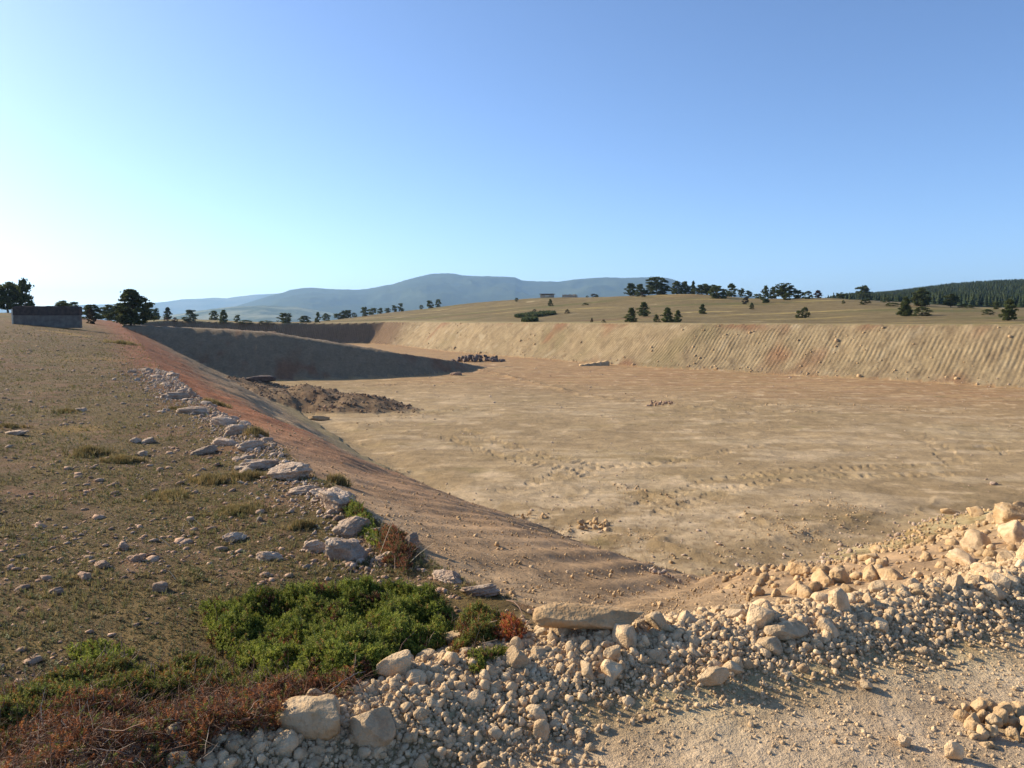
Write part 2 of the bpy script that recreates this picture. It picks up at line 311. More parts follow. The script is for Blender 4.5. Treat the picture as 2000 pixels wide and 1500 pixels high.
# ------------------------------------------------------------------ the ground sheet, cut by zone into the parts of the setting
def build_ground():
    a_f = np.linspace(R(-39), R(39), 1050)
    a_l = np.linspace(R(-180), R(-39), 95)[:-1]; a_r = np.linspace(R(39), R(180), 95)[1:]
    A = np.concatenate([a_l, a_f, a_r])
    rr = [np.array([.02, .3, .6])]; r = .9
    L = []
    while r < 10000:
        L.append(r)
        k = .0055 if r < 8 else .0065 if r < 30 else .0085 if r < 60 else .0062 if r < 178 else .003 if r < 225 else .012 if r < 700 else .05
        r *= 1+k
    rr = np.concatenate(rr+[np.array(L)])
    AA, RR = np.meshgrid(A, rr, indexing='ij')
    X = (np.sin(AA)*RR).ravel(); Y = (np.cos(AA)*RR).ravel()
    Z, M = terrain(X, Y, True)
    r = np.hypot(X, Y)
    t = M['t']; drim = M['drim']; fl = M['floor']; N = len(X)
    n_big = fbm(X, Y, 11, 4, 101); n_mid = fbm(X, Y, 1.7, 4, 105); n_sm = fbm(X, Y, .33, 4, 109)*(r < 90); n_far = fbm(X, Y, 55, 4, 113)
    n_str = fbm(X*.22, Y, 2.0, 4, 117); n_str2 = fbm(X*.12+Y*.05, Y, 1.3, 3, 119)
    # plateau: thin turf over stony reddish soil
    soil = mix((.21,.14,.08), (.30,.22,.135), ss(-.4, .4, n_mid))
    soil = mix(soil, (0.27,0.133,0.0779), ss(.1, .45, n_big+.35*n_sm))
    turf = mix((.105,.085,.038), (.185,.145,.062), ss(-.4, .5, n_sm+n_mid*.5))
    turf = mix(turf, (0.33,0.236,0.082), ss(.25, .6, fbm(X, Y, 4, 3, 121)))
    cover = ss(-.28, .22, n_mid*.8+n_sm*.9+.16+.25*n_big)
    cp_ = mix(soil, turf, cover)
    # the hill meadows
    hill = mix((.185,.14,.068), (.26,.20,.10), ss(-.3, .4, n_str+.4*n_mid))
    hill = mix(hill, (0.155,0.143,0.0533), ss(.05, .4, fbm(X*.35, Y, 16, 4, 125)))
    hill = mix(hill, (0.4,0.305,0.123), ss(.22, .5, fbm(X*.18, Y, 6, 3, 129)))
    hill = mix(hill, (0.22,0.128,0.0697), ss(.32, .55, fbm(X*.3, Y, 9, 3, 133)))
    cp_ = cp_*np.array((.90,.80,.78)); hill = hill*.86
    cp_ = mix(cp_, hill, ss(60, 95, r))
    bare = ss(.5, .62, fbm(X*.25, Y, 3.2, 3, 137))*ss(80, 110, r)
    cp_ = mix(cp_, (0.52,0.433,0.271), bare*.8)
    forest = ss(300, 340, r)*ss(550, 660, X/np.maximum(Y, 1)*1500+0*X)*(Y > 0)
    cp_ = mix(cp_, (0.045,0.0591,0.0246), forest)
    valley = ss(600, 1200, r)
    cp_ = mix(cp_, mix((0.1,0.113,0.0492), (0.34,0.305,0.139), ss(.0, .35, fbm(X, Y, 420, 4, 141))), valley*(1-forest))
    # trodden pale earth along the rim, red spoil spilled over the left lip
    rimb = np.exp(-(np.clip(drim, 0, None)/(1.2+.02*r))**2)*(drim >= 0)*ss(60, 100, r)
    cp_ = mix(cp_, (0.36,0.286,0.152), rimb*.9)
    leftside = ss(-2, -6, X-(2-.49*Y)+8)*(Y > 0)
    redw = np.where(Y < 60, .35+.02*Y, .8+.10*(Y-60)*(Y > 60)+.75)
    red = np.exp(-(np.clip(drim+.8*n_mid, 0, None)/redw)**2)*ss(7, 22, r)*(X < -5)*(r < 140)
    redc = mix((.19,.072,.038), (.29,.125,.065), ss(-.3, .4, n_sm+n_mid))
    cp_ = mix(cp_, redc, np.clip(red*1.2*ss(-.5, .1, n_sm+n_mid+.2), 0, 1))
    # track in the foreground: compacted pale gravelly clay
    edge = 1.8 - .0*X
    track = ss(.15, -.15, -(Y - (2.2-1.1*X)) - 0*X)*0
    tb = np.interp(X, [-3.4,-2.2,-1.15,-.75,-.35,0,.5,1.1,1.8,2.6,3.6,5.2,8,14], [0,1.0,2.4,2.7,3.0,3.2,3.4,3.55,3.8,4.2,4.85,6.0,7.6,10])
    track = ss(.25, -.1, Y-tb+.15*n_mid)*ss(-1.6, -1.1, X+.3*n_mid-.0)*(r < 400)
    trc = mix((.50,.375,.26), (.63,.49,.355), ss(-.4, .4, n_sm*1.1+.4*n_mid)); 
    cp_ = mix(cp_, trc, track)
    cp_ = mix(cp_, mix((0.44,0.325,0.18), (0.52,0.414,0.246), ss(-.3, .3, n_sm)), M['berm'])
    # ---- pit floor: pale tan clay, whitish crusts in places, redder to the far side
    f = mix((.335,.245,.143), (.405,.30,.182), ss(-.4, .5, n_big+.4*n_mid))
    f = mix(f, (0.325,0.241,0.131), ss(.05, .5, n_str))
    farred = ss(50, 78, Y+X*.55+n_big*10)*ss(-25, -5, X-(-.2*Y+2))
    f = mix(f, mix((0.33,0.182,0.0943), (0.4,0.261,0.135), ss(-.3, .35, n_str2)), farred*.65)
    wm = ss(.10, .42, n_str*.7+n_mid*.45+.55*fbm(X*.5, Y, 7, 3, 145)-.05)*ss(75, 35, Y)
    nearw = np.exp(-((X-1)/7)**2-((Y-21)/6.5)**2)
    crisp = ss(.12, .20, fbm(X*.35, Y, 2.6, 5, 181, .62)+.25*n_big)*ss(70, 40, Y)*.5
    wm = np.clip(np.maximum(wm*.35, crisp)+nearw*ss(-.05, .35, n_mid+n_sm*.5+.1)*.8, 0, 1)
    f = mix(f, (.56,.44,.31), wm*.85)
    f = mix(f, (0.27,0.212,0.107), ss(.42, .62, fbm(X, Y, 3.3, 4, 149))*.7)
    crk = np.exp(-(np.abs(fbm(X, Y, .9, 3, 171))/.035)**2)*np.exp(-((X-3)/9)**2-((Y-19)/6)**2)*(r < 40)
    f = mix(f, (0.212,0.144,0.0782), np.clip(crk, 0, 1)*.7)
    fine = fbm(X*.5, Y, .8, 4, 175)*(r < 110)
    f = f*(1+.35*fine[:, None]); f = mix(f, (0.594,0.451,0.304), ss(.28, .45, fine)*.7)
    foot = np.exp(-((M['t'])/.10)**2)*(fl < .5)
    # ---- cut banks
    b = mix((0.39,0.3,0.156), (0.46,0.364,0.193), ss(-.4, .4, n_mid+.3*n_sm))
    b = mix(b, (0.33,0.266,0.131), ss(.05, .5, n_big))
    b = mix(b, (0.56,0.473,0.279), ss(.25, .5, fbm(X, Y, 2.2, 3, 153))*.7*ss(60, 100, r))
    b = mix(b, (0.33,0.167,0.082), ss(.22, .5, fbm(X*.8, Y*.8, 7, 3, 157)+.22*ss(.6, 1, t))*.75)
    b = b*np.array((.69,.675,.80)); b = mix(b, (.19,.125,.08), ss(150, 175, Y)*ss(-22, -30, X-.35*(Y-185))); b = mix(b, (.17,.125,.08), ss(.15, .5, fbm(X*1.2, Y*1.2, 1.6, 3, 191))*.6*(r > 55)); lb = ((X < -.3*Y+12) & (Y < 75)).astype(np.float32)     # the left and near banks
    bl = mix((.30,.205,.125), (.38,.27,.17), ss(-.4, .4, n_mid+.5*n_sm))
    bl = mix(bl, (0.3,0.118,0.0574), ss(.52, .95, t+.22*n_mid+.2*n_sm)*ss(4, 18, r)*ss(6, 2, X))
    bl = mix(bl, (0.31,0.241,0.135), ss(.25, .05, t+.1*n_mid))
    b = mix(b, bl, lb)
    nr = ss(4.5, 9, X+n_mid)*(Y < 30)*(t < 1)
    b = mix(b, mix((0.38,0.266,0.123), (0.52,0.414,0.238), ss(-.3, .35, n_mid+n_sm)), nr)
    ins = (drim < 0)
    near_bl = (ss(40, 18, r)*lb)[:, None]; b = b*(1+.32*near_bl)
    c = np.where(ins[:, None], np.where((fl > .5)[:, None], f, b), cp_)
    lip = ss(-.25, 0, drim)[:, None]*ins[:, None]*ss(60, 30, r)[:, None]
    # berm and gravel over bank
    c = mix(c, mix((0.45,0.345,0.193), (0.54,0.433,0.258), ss(-.3, .3, n_sm)), M['berm']*ins)
    rp = mix((.235,.18,.125), (.215,.125,.08), ss(.12, .45, n_mid*.6+fbm(X, Y, 6, 3, 161)))
    c = mix(c, rp, M['ramp'])
    hp = mix((.23,.16,.10), (.15,.095,.06), ss(-.2, .4, n_mid+n_sm))
    c = mix(c, hp, np.clip(M['heap']*1.2, 0, 1))
    c = c*(1+.10*n_sm[:, None]+.10*n_mid[:, None])
    if 'LUM' in globals(): c = c*LUM
    gnd = (r < 260)[:, None]; c = np.where(gnd, c*np.array((.97, .94, .84)), c)
    gmask = np.abs(np.sin(np.pi*np.clip(t, 0, 1)))**.5*((t > 0.001) & (t < .999))*(1-M['ramp'])*(1-nr*.8)*np.where(lb > .5, .8, 1)
    na, nrr = len(A), len(rr)
    idx = np.arange(na*nrr).reshape(na, nrr)
    F = np.stack([idx[:-1, :-1], idx[1:, :-1], idx[1:, 1:], idx[:-1, 1:]], -1).reshape(-1, 4)[:, ::-1]
    fm = F[:, 0]
    zone = np.zeros(N, int)
    zone[ins & (fl < .5)] = 2; zone[ins & (fl > .5)] = 1; zone[M['ramp'] > .5] = 3; zone[M['heap'] > .3] = 4
    zone[(track > .5) & (~ins) & (r < 60)] = 5
    zone[(~ins) & (r > 118) & (np.abs(np.degrees(np.arctan2(X, Y))) < 60) & (drim > 2.5)] = 6
    zone[(r > 700)] = 7
    zf = zone[fm]
    V = np.stack([X, Y, Z.ravel()], 1)
    for k, nm in enumerate(['ground', 'pit_floor', 'pit_bank', 'earth_ramp', 'spoil_heap', 'dirt_track', 'hillside', 'valley']):
        Fk = F[zf == k]
        if not len(Fk): continue
        used = np.zeros(N, bool); used[Fk.ravel()] = True; mp = np.cumsum(used)-1
        me = mesh_from(nm, V[used], mp[Fk], M_EARTH, True, c[used], {'groove': M['s'][used], 'gmask': gmask[used]})
        o = obj(nm, me)
        if nm == 'spoil_heap':
            tag(o, 'long low heap of dark reddish brown earth on the pit floor by the left bank', 'earth heap')
        else: tag(o, kind='structure')
build_ground()

# ------------------------------------------------------------------ mountains
def mountain_material(name, c1, c2, sc):
    m, n, l, b = newmat(name); b.inputs['Roughness'].default_value = 1; b.inputs['Specular IOR Level'].default_value = 0
    tc = n.new('ShaderNodeTexCoord'); t = n.new('ShaderNodeTexNoise'); t.inputs['Scale'].default_value = sc; t.inputs['Detail'].default_value = 8
    t.inputs['Roughness'].default_value = .65; l.new(tc.outputs['Object'], t.inputs['Vector'])
    cr = n.new('ShaderNodeValToRGB'); cr.color_ramp.elements[0].color = (*c1, 1); cr.color_ramp.elements[1].color = (*c2, 1)
    cr.color_ramp.elements[0].position = .42; cr.color_ramp.elements[1].position = .62
    l.new(t.outputs[0], cr.inputs[0]); l.new(cr.outputs[0], b.inputs['Base Color']); return m
def ridge(name, prof, r0, rc, r1, base, mat, amp, seed):
    """a range whose crest runs at range rc; prof = crest line as (u, v) samples of the photograph"""
    pu = [math.atan((u-1000)/1500) for u, v in prof]
    ph = [(627-v)/1500*rc*math.cos(math.atan((u-1000)/1500)) for u, v in prof]
    A = np.linspace(R(-52), R(52), 1500); rr = np.linspace(r0, r1, 90)
    AA, RR = np.meshgrid(A, rr, indexing='ij'); X = (np.sin(AA)*RR).ravel(); Y = (np.cos(AA)*RR).ravel()
    crest = np.interp(AA, pu, ph).ravel(); q = RR.ravel()
    k = np.where(q < rc, (q-r0)/(rc-r0), (r1-q)/(r1-rc)); k = np.clip(k, 0, 1)
    spur = fbm(X, Y, 700, 5, seed)
    k2 = np.clip(ss(0, 1, k)**.8 - np.abs(spur)*.3*np.sin(np.pi*k), 0, 1)
    Z = base+(crest-base)*k2 + spur*amp*k*(1-k)*2.4 + gnoise(X/28, Y/28, seed+9)*2.2*k
    na, nr_ = len(A), len(rr); idx = np.arange(na*nr_).reshape(na, nr_)
    F = np.stack([idx[:-1, :-1], idx[1:, :-1], idx[1:, 1:], idx[:-1, 1:]], -1).reshape(-1, 4)[:, ::-1]
    o = obj(name, mesh_from(name, np.stack([X, Y, Z+EYE], 1), F, mat)); tag(o, kind='structure')
m1 = mountain_material('mountain_forest', (.045,.06,.032), (.062,.076,.042), .004)
m2 = mountain_material('far_slopes', (.06,.08,.045), (.14,.14,.08), .003)
m3 = mountain_material('foothill_fields', (.07,.09,.045), (.26,.25,.15), .0055)
ridge('far_mountains', [(-900,600), (-200,604), (100,598), (300,592), (325,590), (360,585), (390,584), (420,582), (445,583), (465,580), (500,576), (560,573), (620,572), (760,575), (900,590), (3000,600)],
      7600, 9000, 10000, -60, m2, 60, 201)
ridge('mountains', [(-900,640), (380,640), (460,600), (520,582), (545,575), (556,573), (570,568), (590,565), (612,563.5), (640,566), (660,567), (700,567), (720,566), (740,562), (765,557), (790,549), (812,543), (835,538),
      (862,535.5), (885,537), (905,540), (940,541.5), (990,542.5), (1006,544), (1018,549.5), (1030,551), (1060,552), (1090,551.5), (1120,548), (1150,546), (1185,544), (1215,545), (1240,544.5), (1275,544), (1300,545),
      (1316,549), (1345,560), (1400,572), (1500,585), (1700,600), (3000,600)], 3200, 6200, 7600, -60, m1, 70, 211)
ridge('foothills', [(-900,640), (200,630), (330,617), (400,606), (450,600), (520,597), (580,600), (640,610), (720,622), (900,635), (3000,640)], 2600, 3900, 4600, -60, m3, 20, 221)
# air between here and the mountains
def haze_box():
    bm = bmesh.new(); bmesh.ops.create_cube(bm, size=1)
    for v in bm.verts:
        v.co.x = v.co.x*21000; v.co.y = v.co.y*21000; v.co.z = -130 if v.co.z < 0 else 410
    me = bpy.data.meshes.new('haze'); bm.to_mesh(me); bm.free()
    m = bpy.data.materials.new('haze'); m.use_nodes = True; n = m.node_tree.nodes; n.clear()
    out = n.new('ShaderNodeOutputMaterial'); pv = n.new('ShaderNodeVolumePrincipled')
    pv.inputs['Color'].default_value = (.42, .67, 1, 1); pv.inputs['Density'].default_value = HAZE; pv.inputs['Anisotropy'].default_value = .3
    m.node_tree.links.new(pv.outputs[0], out.inputs['Volume']); me.materials.append(m)
    tag(obj('haze', me), kind='stuff')
HAZE = 1.0e-4
haze_box()
# ------------------------------------------------------------------ rocks
def ico(sub):
    bm = bmesh.new(); bmesh.ops.create_icosphere(bm, subdivisions=sub, radius=1)
    V = np.array([v.co[:] for v in bm.verts]); F = np.array([[v.index for v in f.verts] for f in bm.faces]); bm.free(); return V, F
ICO = {k: ico(k) for k in (1, 2, 3, 4, 5)}
def n3(V, f, seed, k=7):
    g = np.random.RandomState(seed); t = np.zeros(len(V))
    for _ in range(k):
        d = g.normal(size=3); d /= np.linalg.norm(d); t += np.sin(V@d*f*g.uniform(.7, 1.5)+g.uniform(0, 6.28)+1.3*np.sin(V@g.normal(size=3)*f*.6))
    return t/k
def rock(sub, seed, cuts=9, rough=.07, aspect=(1, .8, .65), block=False, deep=.6, strata=False):
    V, F = ICO[sub]; V = V.copy(); g = np.random.RandomState(seed)
    if block: V = np.sign(V)*np.abs(V)**.62*.9; V /= np.abs(V).max()
    for _ in range(cuts):
        n = g.normal(size=3); n /= np.linalg.norm(n); d = g.uniform(deep, .92); q = V@n-d; V -= np.outer(np.maximum(q, 0)*.92, n)
    V *= (1+rough*2.2*n3(V, 2.4, seed+1)+rough*n3(V, 6, seed+2)+(rough*.55*n3(V, 13, seed+3) if sub > 2 else 0)+(rough*.3*n3(V, 27, seed+4) if sub > 3 else 0))[:, None]
    if strata: V[:, :2] *= (1+.07*np.sign(np.sin(V[:, 2]*13+2*n3(V, 2, seed+7)))*(.5+n3(V, 5, seed+8)))[:, None]; V *= (1-.10*np.exp(-(n3(V, 4, seed+9)/.06)**2))[:, None]
    V *= np.array(aspect); return V, F
def rock_material(name, c1, c2, c3, bump=.02, sc=9.):
    m, n, l, b = newmat(name); b.inputs['Roughness'].default_value = .93; b.inputs['Specular IOR Level'].default_value = .2
    tc = n.new('ShaderNodeTexCoord'); oi = n.new('ShaderNodeObjectInfo'); at = n.new('ShaderNodeAttribute'); at.attribute_name = 'tint'
    geo = n.new('ShaderNodeNewGeometry')
    t = n.new('ShaderNodeTexNoise'); t.inputs['Scale'].default_value = sc; t.inputs['Detail'].default_value = 7; t.inputs['Roughness'].default_value = .68
    l.new(geo.outputs['Position'], t.inputs['Vector'])
    t2 = n.new('ShaderNodeTexNoise'); t2.inputs['Scale'].default_value = sc*7; t2.inputs['Detail'].default_value = 4; l.new(geo.outputs['Position'], t2.inputs['Vector'])
    cr = n.new('ShaderNodeValToRGB'); e = cr.color_ramp.elements; e[0].position = .3; e[0].color = (*c1, 1); e[1].position = .72; e[1].color = (*c3, 1)
    k = e.new(.52); k.color = (*c2, 1); l.new(t.outputs[0], cr.inputs[0])
    ad = n.new('ShaderNodeMath'); ad.operation = 'ADD'; l.new(oi.outputs['Random'], ad.inputs[0]); l.new(at.outputs['Fac'], ad.inputs[1])
    fr = n.new('ShaderNodeMath'); fr.operation = 'FRACT'; l.new(ad.outputs[0], fr.inputs[0])
    ml = n.new('ShaderNodeMapRange'); ml.inputs['To Min'].default_value = .74; ml.inputs['To Max'].default_value = 1.18; l.new(fr.outputs[0], ml.inputs['Value'])
    vs = n.new('ShaderNodeVectorMath'); vs.operation = 'SCALE'; l.new(cr.outputs[0], vs.inputs[0]); l.new(ml.outputs[0], vs.inputs['Scale']); l.new(vs.outputs[0], b.inputs['Base Color'])
    bp = n.new('ShaderNodeBump'); bp.inputs['Strength'].default_value = .8; bp.inputs['Distance'].default_value = bump
    am = n.new('ShaderNodeMath'); am.operation = 'ADD'; l.new(t.outputs[0], am.inputs[0]); l.new(t2.outputs[0], am.inputs[1])
    l.new(am.outputs[0], bp.inputs['Height']); l.new(bp.outputs[0], b.inputs['Normal']); return m
M_PALE = rock_material('pale_limestone', (.40,.26,.14), (.60,.43,.25), (.70,.54,.345), .012, 14)
M_OCHRE = rock_material('ochre_stone', (.34,.205,.095), (.50,.34,.18), (.60,.45,.28), .02, 6)
M_GREY = rock_material('weathered_limestone', (.28,.175,.115), (.50,.37,.26), (.64,.51,.385), .03, 7)
M_PINK = rock_material('reddish_stone', (.29,.16,.10), (.42,.275,.18), (.54,.39,.275), .015, 12)
M_DARKR = rock_material('dark_rubble', (.10,.075,.06), (.18,.135,.11), (.27,.20,.16), .04, 3)
M_HEAP = rock_material('heap_earth', (.13,.08,.05), (.22,.145,.09), (.36,.26,.17), .04, 2)
def rand_rot(n, g, upright=False):
    if upright:
        a = g.uniform(0, 2*math.pi, n); c, s = np.cos(a), np.sin(a); z = np.zeros(n); o = np.ones(n)
        Rm = np.stack([np.stack([c, -s, z], -1), np.stack([s, c, z], -1), np.stack([z, z, o], -1)], 1)
        b = g.normal(0, .18, (n, 2)); Rm = Rm.copy(); Rm[:, 2, 0] = b[:, 0]; Rm[:, 2, 1] = b[:, 1]; return Rm
    q = g.normal(size=(n, 4)); q /= np.linalg.norm(q, axis=1)[:, None]; w, x, y, z = q.T
    return np.stack([np.stack([1-2*(y*y+z*z), 2*(x*y-z*w), 2*(x*z+y*w)], -1), np.stack([2*(x*y+z*w), 1-2*(x*x+z*z), 2*(y*z-x*w)], -1),
                     np.stack([2*(x*z-y*w), 2*(y*z+x*w), 1-2*(x*x+y*y)], -1)], 1)
def merge(variants, P, S, Rm, g):
    """many small copies baked into one mesh; returns V, F, per-vertex id of its copy"""
    vi = g.randint(0, len(variants), len(P)); Vs = []; Fs = []; T_ = []; off = 0; ids = np.arange(len(P))
    for k, (tv, tf) in enumerate(variants):
        q = ids[vi == k]
        if not len(q): continue
        W = np.einsum('nij,nvj->nvi', Rm[q], tv[None]*(S[q][:, None, None] if S.ndim == 1 else S[q][:, None, :]))+P[q][:, None, :]
        Vs.append(W.reshape(-1, 3)); Fs.append((tf[None]+(np.arange(len(q))*len(tv))[:, None, None]+off).reshape(-1, tf.shape[1]))
        T_.append(np.repeat(q, len(tv))); off += len(q)*len(tv)
    return np.concatenate(Vs), np.concatenate(Fs), np.concatenate(T_)
def stuff(name, variants, P, S, mat, seed, label, cat, Rm=None, kind='stuff', extra=None):
    g = np.random.RandomState(seed); Rm = rand_rot(len(P), g) if Rm is None else Rm
    V, F, I = merge(variants, P, S, Rm, g); tint = g.uniform(0, 1, len(P))
    me = mesh_from(name, V, F, mat, True, None, {'tint': tint[I]}); o = obj(name, me); tag(o, label, cat, kind=kind); return o
def in_poly(px, py, P):
    ins = np.zeros(px.shape, bool); n = len(P)
    for i in range(n):
        (ax, ay), (bx, by) = P[i], P[(i+1) % n]
        if ay != by: ins ^= ((ay > py) != (by > py)) & (px < (bx-ax)*(py-ay)/(by-ay)+ax)
    return ins
def sample_poly(P, n, g):
    P = np.array(P); lo, hi = P.min(0), P.max(0); out = np.zeros((0, 2))
    while len(out) < n:
        q = g.uniform(lo, hi, (n*2, 2)); out = np.vstack([out, q[in_poly(q[:, 0], q[:, 1], P)]])
    return out[:n]
R_LO = [rock(1, 300+i, 5, .10, (1, .85, .7)) for i in range(8)]
R_MD = [rock(2, 320+i, 12, .05, (1, random.uniform(.7, .95), random.uniform(.5, .8)), i % 3 == 0, .5) for i in range(10)]
R_HI = [rock(3, 340+i, 14, .05, (1, random.uniform(.7, .95), random.uniform(.55, .85)), i % 3 == 0, .52) for i in range(12)]
R_X = [rock(4, 380+i, 16, .055, (1, random.uniform(.7, .9), random.uniform(.6, .8)), i % 2 == 0, .55) for i in range(6)]
def ground_pts(xy, sink=0, lift=None):
    z = terrain(xy[:, 0], xy[:, 1]); 
    if lift is not None: z = z+lift
    return np.column_stack([xy, z])
rock_meshes = {}
def rock_mesh(key, VF, mat):
    if (key, mat.name) not in rock_meshes: rock_meshes[(key, mat.name)] = mesh_from('rock_shape', VF[0], VF[1], mat)
    return rock_meshes[(key, mat.name)]
def one_rock(name, VF, key, mat, loc, size, rot, label, cat, group=None):
    o = obj(name, rock_mesh(key, VF, mat)); o.location = loc; o.scale = size if hasattr(size, '__len__') else (size,)*3; o.rotation_euler = rot
    return tag(o, label, cat, group)

# -- windrow of rubble along the near lip of the pit
def windrow():
    g = np.random.RandomState(11)
    cr = chaikin(BERM, 2, False); seg = np.concatenate([[0], np.cumsum(np.hypot(*np.diff(cr, axis=0).T))])
    def along(n, wn, wf, s0=1.75, s1=None):
        s = g.uniform(s0, s1 or seg[-1], n); x = np.interp(s, seg, cr[:, 0]); y = np.interp(s, seg, cr[:, 1])
        tx = np.interp(s+.05, seg, cr[:, 0])-np.interp(s-.05, seg, cr[:, 0]); ty = np.interp(s+.05, seg, cr[:, 1])-np.interp(s-.05, seg, cr[:, 1])
        L = np.hypot(tx, ty)+1e-9; d = g.normal(0, .5, n); d = np.where(d < 0, np.maximum(d, -1.25)*wn*np.where(x > .1, .62, 1), np.minimum(d, 1.5)*wf)
        return np.column_stack([x-ty/L*d, y+tx/L*d]), d
    # larger ones are objects of their own
    xy, d = along(420, .44, .42, 1.75, 9.8); sz = np.clip(g.lognormal(math.log(.037), .42, len(xy)), .024, .08)
    P = ground_pts(xy, lift=sz*g.uniform(-.05, .45, len(xy)))
    keep = []
    for i in np.argsort(-sz):
        if all(np.linalg.norm(P[i]-P[j]) > (sz[i]+sz[j])*.85 for j in keep): keep.append(i)
    for i in keep:
        k = g.randint(12); big = sz[i] > .055
        one_rock('loose_rock', R_X[k % 6] if big else R_HI[k], ('x%d' % (k % 6)) if big else ('h%d' % k), M_PALE, P[i], sz[i]*1.05, tuple(g.uniform(0, 6.28, 3)),
                 'pale tan limestone rock lying loose in the rubble bank beside the dirt track', 'rock', 'loose rocks in the rubble bank')
    n = 13000; xy, d = along(n, .52, .5, 1.6, 9.8); s = np.clip(g.lognormal(math.log(.018), .45, n), .008, .036); P = ground_pts(xy, lift=s*g.uniform(-.3, .6, n))
    stuff('rubble', R_MD, P, s, M_PALE, 12, 'dense tan limestone rubble making up the bank between track and pit', 'rubble')
    n = 52000; xy, d = along(n, .66, .55, 1.4, 9.8); s = np.clip(g.lognormal(math.log(.0095), .4, n), .004, .020); P = ground_pts(xy, lift=s*g.uniform(-.1, .9, n))
    stuff('gravel', R_LO, P, s, M_PALE, 13, 'small pale chippings filling the gaps of the rubble bank', 'gravel')
    # grit on the track
    n = 26000; xy = np.column_stack([g.uniform(-1.6, 3.9, n), g.uniform(2.0, 4.6, n)]); by = np.interp(xy[:, 0], BERM[:, 0], BERM[:, 1])
    m = (xy[:, 1] < by-.15) & (fbm(xy[:, 0], xy[:, 1], .5, 3, 401)+g.uniform(-.35, .35, n) > -.08); xy = xy[m]
    s = np.clip(g.lognormal(math.log(.0052), .45, len(xy)), .0025, .02); P = ground_pts(xy, lift=s*.2)
    stuff('track_grit', R_LO, P, s, M_PALE, 14, 'fine pale grit scattered over the compacted dirt track', 'gravel')
windrow()

# -- named single rocks: (u, v of centre, half sizes in metres x,y,z, turn, kind, label)
def placed(u, v, sx, sy, sz, rz, VF, key, mat, label, name='rock', cat='rock', tilt=(0, 0), up=.35, group=None):
    p = hit(u, v); o = one_rock(name, VF, key, mat, p+Vector((0, 0, sz*up)), (sx, sy, sz), (tilt[0], tilt[1], rz), label, cat, group); return o
B1 = rock(5, 501, 7, .035, (1, .8, .8), True, .8); B2 = rock(5, 502, 9, .045, (1, .8, .6), True, .78); B3 = rock(5, 503, 10, .05, (1, .8, .7), False, .62)
placed(608, 1425, .120, .085, .085, -.1, B1, 'B1', M_OCHRE, 'large squarish ochre boulder in front of the dead branches', up=.5, name='boulder', cat='boulder')
placed(1150, 1236, .265, .10, .085, .02, B2, 'B2', M_OCHRE, 'long flat ochre slab lying on the lip at the foot of the grooved bank', name='rock_slab', cat='rock', up=.9, tilt=(.15, .03))
placed(728, 1440, .085, .12, .12, .5, B3, 'B3', M_PALE, 'big rounded pale boulder leaning in the left end of the rubble bank', up=.3, name='boulder', cat='boulder')
placed(500, 1420, .055, .05, .055, .5, R_X[0], 'x0', M_PALE, 'lumpy pale rock at the edge of the dead branches left of the square boulder', up=.5)
placed(306, 1478, .040, .036, .036, .8, R_X[1], 'x1', M_PALE, 'round pale stone lying alone at the bottom left among the dead branches', up=.8)
placed(850, 1262, .16, .10, .075, .3, R_X[2], 'x2', M_PINK, 'wide rusty stained rock under the edge of the green juniper', up=.3)
placed(905, 1258, .12, .08, .07, -.2, R_X[3], 'x3', M_OCHRE, 'ochre rock wedged behind the rubble bank below the juniper', up=.4)
placed(770, 1318, .095, .07, .075, .6, R_X[4], 'x4', M_PALE, 'egg shaped pale rock on the left crest of the rubble bank', up=.5)
placed(1395, 1338, .085, .06, .065, .3, R_X[5], 'x5', M_PALE, 'angular pinkish grey block on the shaded front of the rubble bank', up=.6)
placed(1535, 1242, .12, .09, .065, .3, B3, 'B3', M_PALE, 'dark topped angular block standing out on the rubble crest', up=.4)
placed(1765, 1455, .033, .033, .035, .3, R_X[1], 'x1', M_PALE, 'small pale stone casting a long shadow on the dirt track', up=.6)
placed(1858, 1485, .035, .04, .06, .3, R_X[2], 'x2', M_PALE, 'upright pale stone at the bottom edge of the dirt track', up=.6)
placed(1195, 1290, .05, .04, .05, .3, R_X[4], 'x4', M_PALE, 'grey lumpy stone on top of the rubble bank in the middle', up=.6)
placed(1690, 1345, .04, .035, .03, 1.3, R_X[0], 'x0', M_PALE, 'rounded stone at the foot of the rubble bank on the right', up=.6)
placed(1925, 1385, .07, .06, .045, .4, rock(4, 571, 12, .16, (1, .9, .8), False, .5), 'C1', M_OCHRE, 'broken ochre clod at the right end of the dirt track', up=.3)
placed(1985, 1400, .08, .07, .06, 1.4, rock(4, 572, 12, .16, (1, .9, .8), False, .5), 'C2', M_OCHRE, 'rough ochre clod cut by the right edge of the picture', up=.4)
